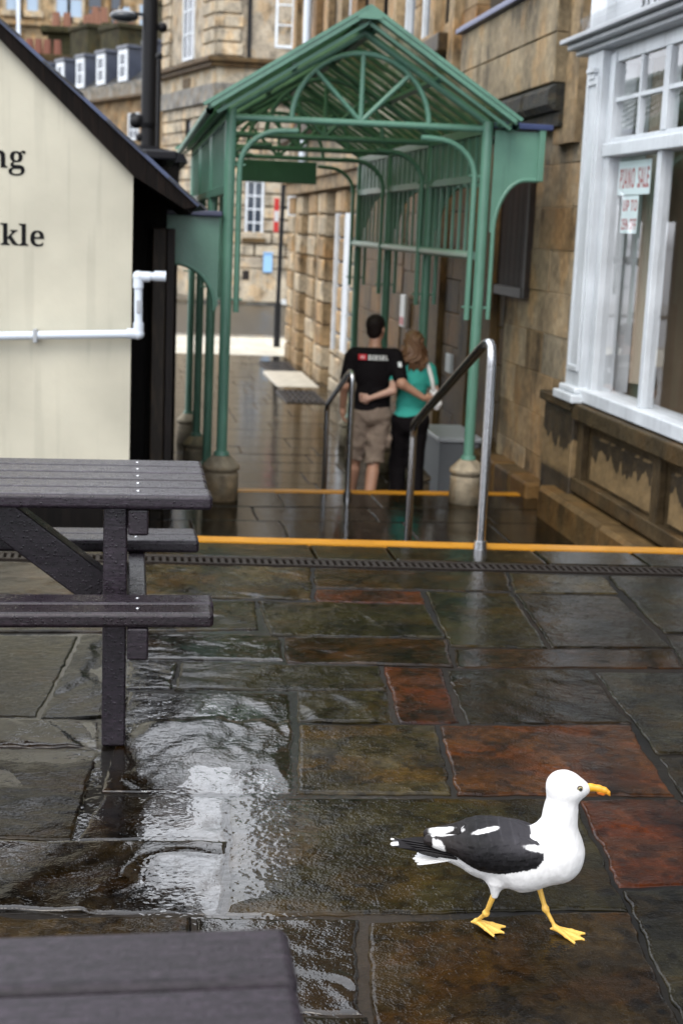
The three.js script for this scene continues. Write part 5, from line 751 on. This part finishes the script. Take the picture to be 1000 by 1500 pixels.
{
  const gy0 = lowY(0, -13), t = thing('person', 'man in black shirt and khaki shorts walking away with an arm round a woman', 'person', [2.25, gy0, -13.0]);
  const skin = mat([0.46, 0.25, 0.165], 0.5);
  const sh = [0.19, 1.47], torso = [ell([0, 1.33, 0], [0.172, 0.2, 0.108]), ell([0, 1.08, 0], [0.152, 0.18, 0.102]), cap([-0.165, 1.465, 0], [0.165, 1.465, 0.01], 0.07, 0.07), ell([0, 0.95, 0.01], [0.162, 0.13, 0.115])];
  const armL = [[-0.2, 1.45, 0], [-0.265, 1.19, 0.02], [-0.262, 0.97, -0.1]], armR = [[0.2, 1.45, 0.02], [0.235, 1.235, 0.185], [0.455, 1.105, 0.175]];
  const legL = [[-0.085, 0.93, 0], [-0.12, 0.5, -0.13], [-0.135, 0.09, -0.24]], legR = [[0.085, 0.93, 0], [0.045, 0.5, -0.02], [-0.02, 0.085, 0.15]];
  const limb = (a, r) => [cap(a[0], a[1], r[0], r[1]), cap(a[1], a[2], r[1] * 1.04, r[2])];
  const feet = [[legL[2], 1], [legR[2], 1]].flatMap(([a]) => [cap([a[0], a[1] - 0.045, a[2] + 0.03], [a[0] - 0.01, 0.03, a[2] - 0.15], 0.038, 0.028), cap([a[0], a[1], a[2]], [a[0], a[1] - 0.05, a[2] + 0.02], 0.036, 0.036)]);
  const bodyF = union([...torso, cap([0, 1.5, 0], [0.005, 1.62, -0.01], 0.062, 0.056), ...limb(armL, [0.05, 0.042, 0.029]), ...limb(armR, [0.05, 0.042, 0.029]), ...limb(legL, [0.085, 0.058, 0.037]), cap(legL[1].map((v, i) => v * 0.7 + legL[2][i] * 0.3 + (i === 2 ? 0.015 : 0)), legL[2], 0.056, 0.036), ...limb(legR, [0.085, 0.058, 0.037]), cap(legR[1].map((v, i) => v * 0.7 + legR[2][i] * 0.3 + (i === 2 ? 0.015 : 0)), legR[2], 0.056, 0.036), ...feet], 0.035);
  const hd = headPrims([0.012, 1.725, -0.02], [0.64, -0.77], 1.02), hR = handPrims(armR[2], [0.93, -0.15, -0.35], [-0.2, 0, -1], 1, 0.7), hL = handPrims(armL[2], [0.05, -0.98, -0.15], [1, 0, 0], -1, 0.5);
  const g = merged([surface(bodyF, [-0.36, -0.01, -0.48], [0.52, 1.66, 0.3], 0.012), surface((x, y, z) => hd.skin(x, y, z), [-0.12, 1.57, -0.17], [0.15, 1.86, 0.12], 0.0055), surface(hR, [0.40, 1.0, 0.0], [0.66, 1.2, 0.26], 0.005), surface(hL, [-0.36, 0.74, -0.24], [-0.16, 1.03, -0.02], 0.006)]);
  raw('body', g, skin, t);
  const hairC = hd.oval(-0.02, 0, 0.032, 0.1, 0.084, 0.094), nape = hd.oval(-0.045, 0, -0.03, 0.06, 0.068, 0.07);
  raw('hair', surface((x, y, z) => { const dx = x - 0.012, dz = z + 0.02, a = dx * 0.64 - dz * 0.77; return Math.max(smin(hairC(x, y, z), nape(x, y, z), 0.02) + (fbm(x * 60, y * 60 + z * 60, 2, 410) - 0.5) * 0.006, a - 0.058 - (y - 1.78) * 0.25); }, [-0.13, 1.58, -0.17], [0.16, 1.88, 0.13], 0.006), mat([0.010, 0.0055, 0.0045], 0.7, { specularIntensity: 0.4 }), t);
  const shirtC = union([...torso.slice(0, 3).map((f) => (x, y, z) => f(x, y, z) - 0.016), (x, y, z) => torso[3](x, y, z) - 0.02, cap(armL[0], armL[0].map((v, i) => mix(v, armL[1][i], 0.72)), 0.075, 0.068), cap(armR[0], armR[0].map((v, i) => mix(v, armR[1][i], 0.72)), 0.075, 0.068), cap([0, 1.49, 0], [0, 1.545, 0], 0.09, 0.075)], 0.04);
  const shirt = (x, y, z) => Math.max(shirtC(x, y, z) + wrinkle(x, y, z), 0.985 - y + 0.02 * Math.sin(x * 14), y - 1.545 - z * 0.1);
  raw('tshirt', surface(shirt, [-0.37, 0.93, -0.2], [0.36, 1.6, 0.3], 0.009), cloth([0.0075, 0.006, 0.007]), t);
  const leg2 = (a) => [cap(a[0], a[1], 0.105, 0.093), cap(a[1], a[1].map((v, i) => mix(v, a[2][i], 0.1)), 0.092, 0.096)];
  const shortsC = union([(x, y, z) => torso[3](x, y, z) - 0.018, ...leg2(legL), ...leg2(legR), ell([0.17, 0.68, -0.01], [0.03, 0.08, 0.06]), ell([-0.19, 0.68, -0.06], [0.03, 0.08, 0.06])], 0.016);
  raw('shorts', surface((x, y, z) => Math.max(shortsC(x, y, z) + wrinkle(x * 1.3, y * 0.8, z, 0.016), y - 1.035, 0.475 - y + 0.012 * Math.sin(x * 30)), [-0.34, 0.42, -0.36], [0.34, 1.08, 0.26], 0.01), cloth([0.27, 0.21, 0.165]), t);
  // print on the back of the shirt
  const c = document.createElement('canvas'); c.width = 512; c.height = 128; const q = c.getContext('2d'); q.clearRect(0, 0, 512, 128); q.fillStyle = '#c8202c'; q.fillRect(4, 20, 136, 88); q.fillStyle = '#f0e4e4'; q.font = 'bold 60px sans-serif'; q.textBaseline = 'middle'; q.textAlign = 'center'; q.fillText('55', 72, 66, 96); q.fillStyle = '#f4f4f2'; q.font = 'bold 104px sans-serif'; q.fillText('DIESEL', 328, 68, 356);
  const ct = new THREE.CanvasTexture(c); ct.colorSpace = THREE.SRGBColorSpace;
  const decal = (x0, x1, y0, y1, nx, ny, m, name) => { const pg = new THREE.PlaneGeometry(1, 1, nx, ny), p = pg.attributes.position; for (let i = 0; i < p.count; i++) { const x = mix(x0, x1, p.getX(i) + 0.5), y = mix(y0, y1, p.getY(i) + 0.5); let z = 0.32; for (let k = 0; k < 60; k++) { const d = shirt(x, y, z); if (d < 0.001) break; z -= Math.max(d * 0.7, 0.001); } p.setXYZ(i, x, y, z + 0.004); } pg.computeVertexNormals(); return raw(name, pg, m, t); };
  decal(-0.165, 0.125, 1.425, 1.50, 16, 4, new THREE.MeshStandardMaterial({ map: ct, alphaTest: 0.5, transparent: true, roughness: 0.7, side: THREE.DoubleSide }), 'shirt_print');
  decal(0.2, 0.235, 1.385, 1.43, 3, 3, mat([0.7, 0.72, 0.74], 0.6, { side: THREE.DoubleSide }), 'sleeve_badge');
}
{
  const gy0 = lowY(0, -13), t = thing('person', 'woman in turquoise top and dark trousers walking away beside the man', 'person', [2.625, gy0, -13.04]);
  const skin = mat([0.55, 0.33, 0.25], 0.5);
  const torso = [ell([0, 1.24, 0], [0.142, 0.18, 0.1]), ell([0, 1.04, 0], [0.128, 0.15, 0.095]), cap([-0.135, 1.355, 0], [0.135, 1.355, 0], 0.058, 0.058), ell([0, 0.87, 0.015], [0.165, 0.14, 0.12])];
  const armL = [[-0.165, 1.345, 0.02], [-0.215, 1.165, 0.185], [-0.405, 1.10, 0.205]], armR = [[0.165, 1.345, 0], [0.225, 1.12, 0.05], [0.17, 1.08, -0.18]];
  const legL = [[-0.08, 0.86, 0], [-0.075, 0.47, -0.1], [-0.08, 0.08, -0.06]], legR = [[0.08, 0.86, 0], [0.07, 0.47, 0.0], [0.07, 0.09, 0.14]];
  const limb = (a, r) => [cap(a[0], a[1], r[0], r[1]), cap(a[1], a[2], r[1] * 1.02, r[2])];
  const bodyF = union([...torso, cap([0, 1.38, 0], [0, 1.5, -0.01], 0.05, 0.046), ...limb(armL, [0.044, 0.037, 0.025]), ...limb(armR, [0.044, 0.037, 0.025]), ...limb(legL, [0.085, 0.055, 0.035]), ...limb(legR, [0.085, 0.055, 0.035]), ...[legL[2], legR[2]].map((a) => cap([a[0], 0.05, a[2] + 0.03], [a[0], 0.03, a[2] - 0.13], 0.036, 0.026))], 0.03);
  const hd = headPrims([0, 1.585, -0.02], [-0.1, -0.995], 0.96), hL = handPrims(armL[2], [-0.95, -0.1, -0.25], [0.1, 0.1, -1], 1, 1.0), hR = handPrims(armR[2], [-0.5, 0, -0.85], [-0.6, -0.4, 0.4], 1, 0.7);
  raw('body', merged([surface(bodyF, [-0.47, -0.005, -0.26], [0.3, 1.54, 0.28], 0.012), surface((x, y, z) => hd.skin(x, y, z), [-0.12, 1.44, -0.15], [0.12, 1.71, 0.11], 0.006), surface(hL, [-0.63, 0.99, 0.02], [-0.37, 1.2, 0.29], 0.005), surface(hR, [-0.0, 0.98, -0.38], [0.26, 1.18, -0.12], 0.006)]), skin, t);
  const hair = union([hd.oval(-0.02, 0, 0.03, 0.108, 0.1, 0.1), ell([-0.005, 1.5, 0.05], [0.115, 0.12, 0.085]), ell([0.02, 1.415, 0.085], [0.115, 0.08, 0.05]), ell([-0.075, 1.47, 0.02], [0.05, 0.11, 0.07]), ell([0.085, 1.47, 0.02], [0.05, 0.11, 0.07])], 0.03);
  raw('hair', surface((x, y, z) => Math.max(hair(x, y, z) + (fbm(x * 42 + 2.2 * Math.sin(y * 24 + x * 9), y * 6 + z * 20, 3, 420) - 0.5) * 0.05 + (y < 1.42 ? (fbm(x * 60, z * 30, 2, 421) - 0.3) * 0.05 : 0), -z - 0.085 + (y < 1.55 ? 0.03 : 0)), [-0.17, 1.3, -0.16], [0.19, 1.74, 0.2], 0.006), mat([0.15, 0.075, 0.036], 0.5), t);
  const topC = union([...torso.slice(0, 3).map((f) => (x, y, z) => f(x, y, z) - 0.014), (x, y, z) => torso[3](x, y, z) - 0.014, cap(armL[0], armL[0].map((v, i) => mix(v, armL[1][i], 0.45)), 0.058, 0.055), cap(armR[0], armR[0].map((v, i) => mix(v, armR[1][i], 0.5)), 0.058, 0.055)], 0.03);
  raw('top', surface((x, y, z) => Math.max(topC(x, y, z) + wrinkle(x, y, z, 0.007), 0.925 - y + 0.015 * Math.sin(x * 18), y - 1.425), [-0.3, 0.89, -0.18], [0.3, 1.46, 0.25], 0.009), cloth([0.055, 0.40, 0.33]), t);
  const trC = union([(x, y, z) => torso[3](x, y, z) - 0.008, ...limb(legL, [0.1, 0.078, 0.068]), ...limb(legR, [0.1, 0.078, 0.068])], 0.03);
  raw('trousers', surface((x, y, z) => Math.max(trC(x, y, z) + wrinkle(x, y * 0.7, z, 0.008), y - 0.955, 0.035 - y), [-0.24, 0.0, -0.24], [0.24, 1.0, 0.24], 0.01), cloth([0.008, 0.0065, 0.0075]), t);
  const bag = thing('shoulder_bag', 'white shoulder bag hanging at the side of the woman in turquoise', 'bag', [2.625, gy0, -13.04]);
  mk('strap', pipe(Array.from({ length: 15 }, (_, i) => { const k = i / 14; return V(0.125 + 0.06 * k, mix(1.425, 1.16, k), 0.03 + 0.11 * Math.sin(k * 2.2)); }), 0.02, 8, 28), mat([0.78, 0.78, 0.76], 0.6), bag);
  raw('pouch', surface((x, y, z) => union([ell([0.19, 1.115, 0.115], [0.045, 0.075, 0.03]), ell([0.225, 1.045, 0.115], [0.045, 0.06, 0.03])], 0.03)(x, y, z) + wrinkle(x * 2, y * 2, z * 2, 0.006), [0.1, 0.94, 0.04], [0.32, 1.23, 0.19], 0.008), mat([0.8, 0.8, 0.79], 0.6), bag);
}
renderer.render(scene, camera);
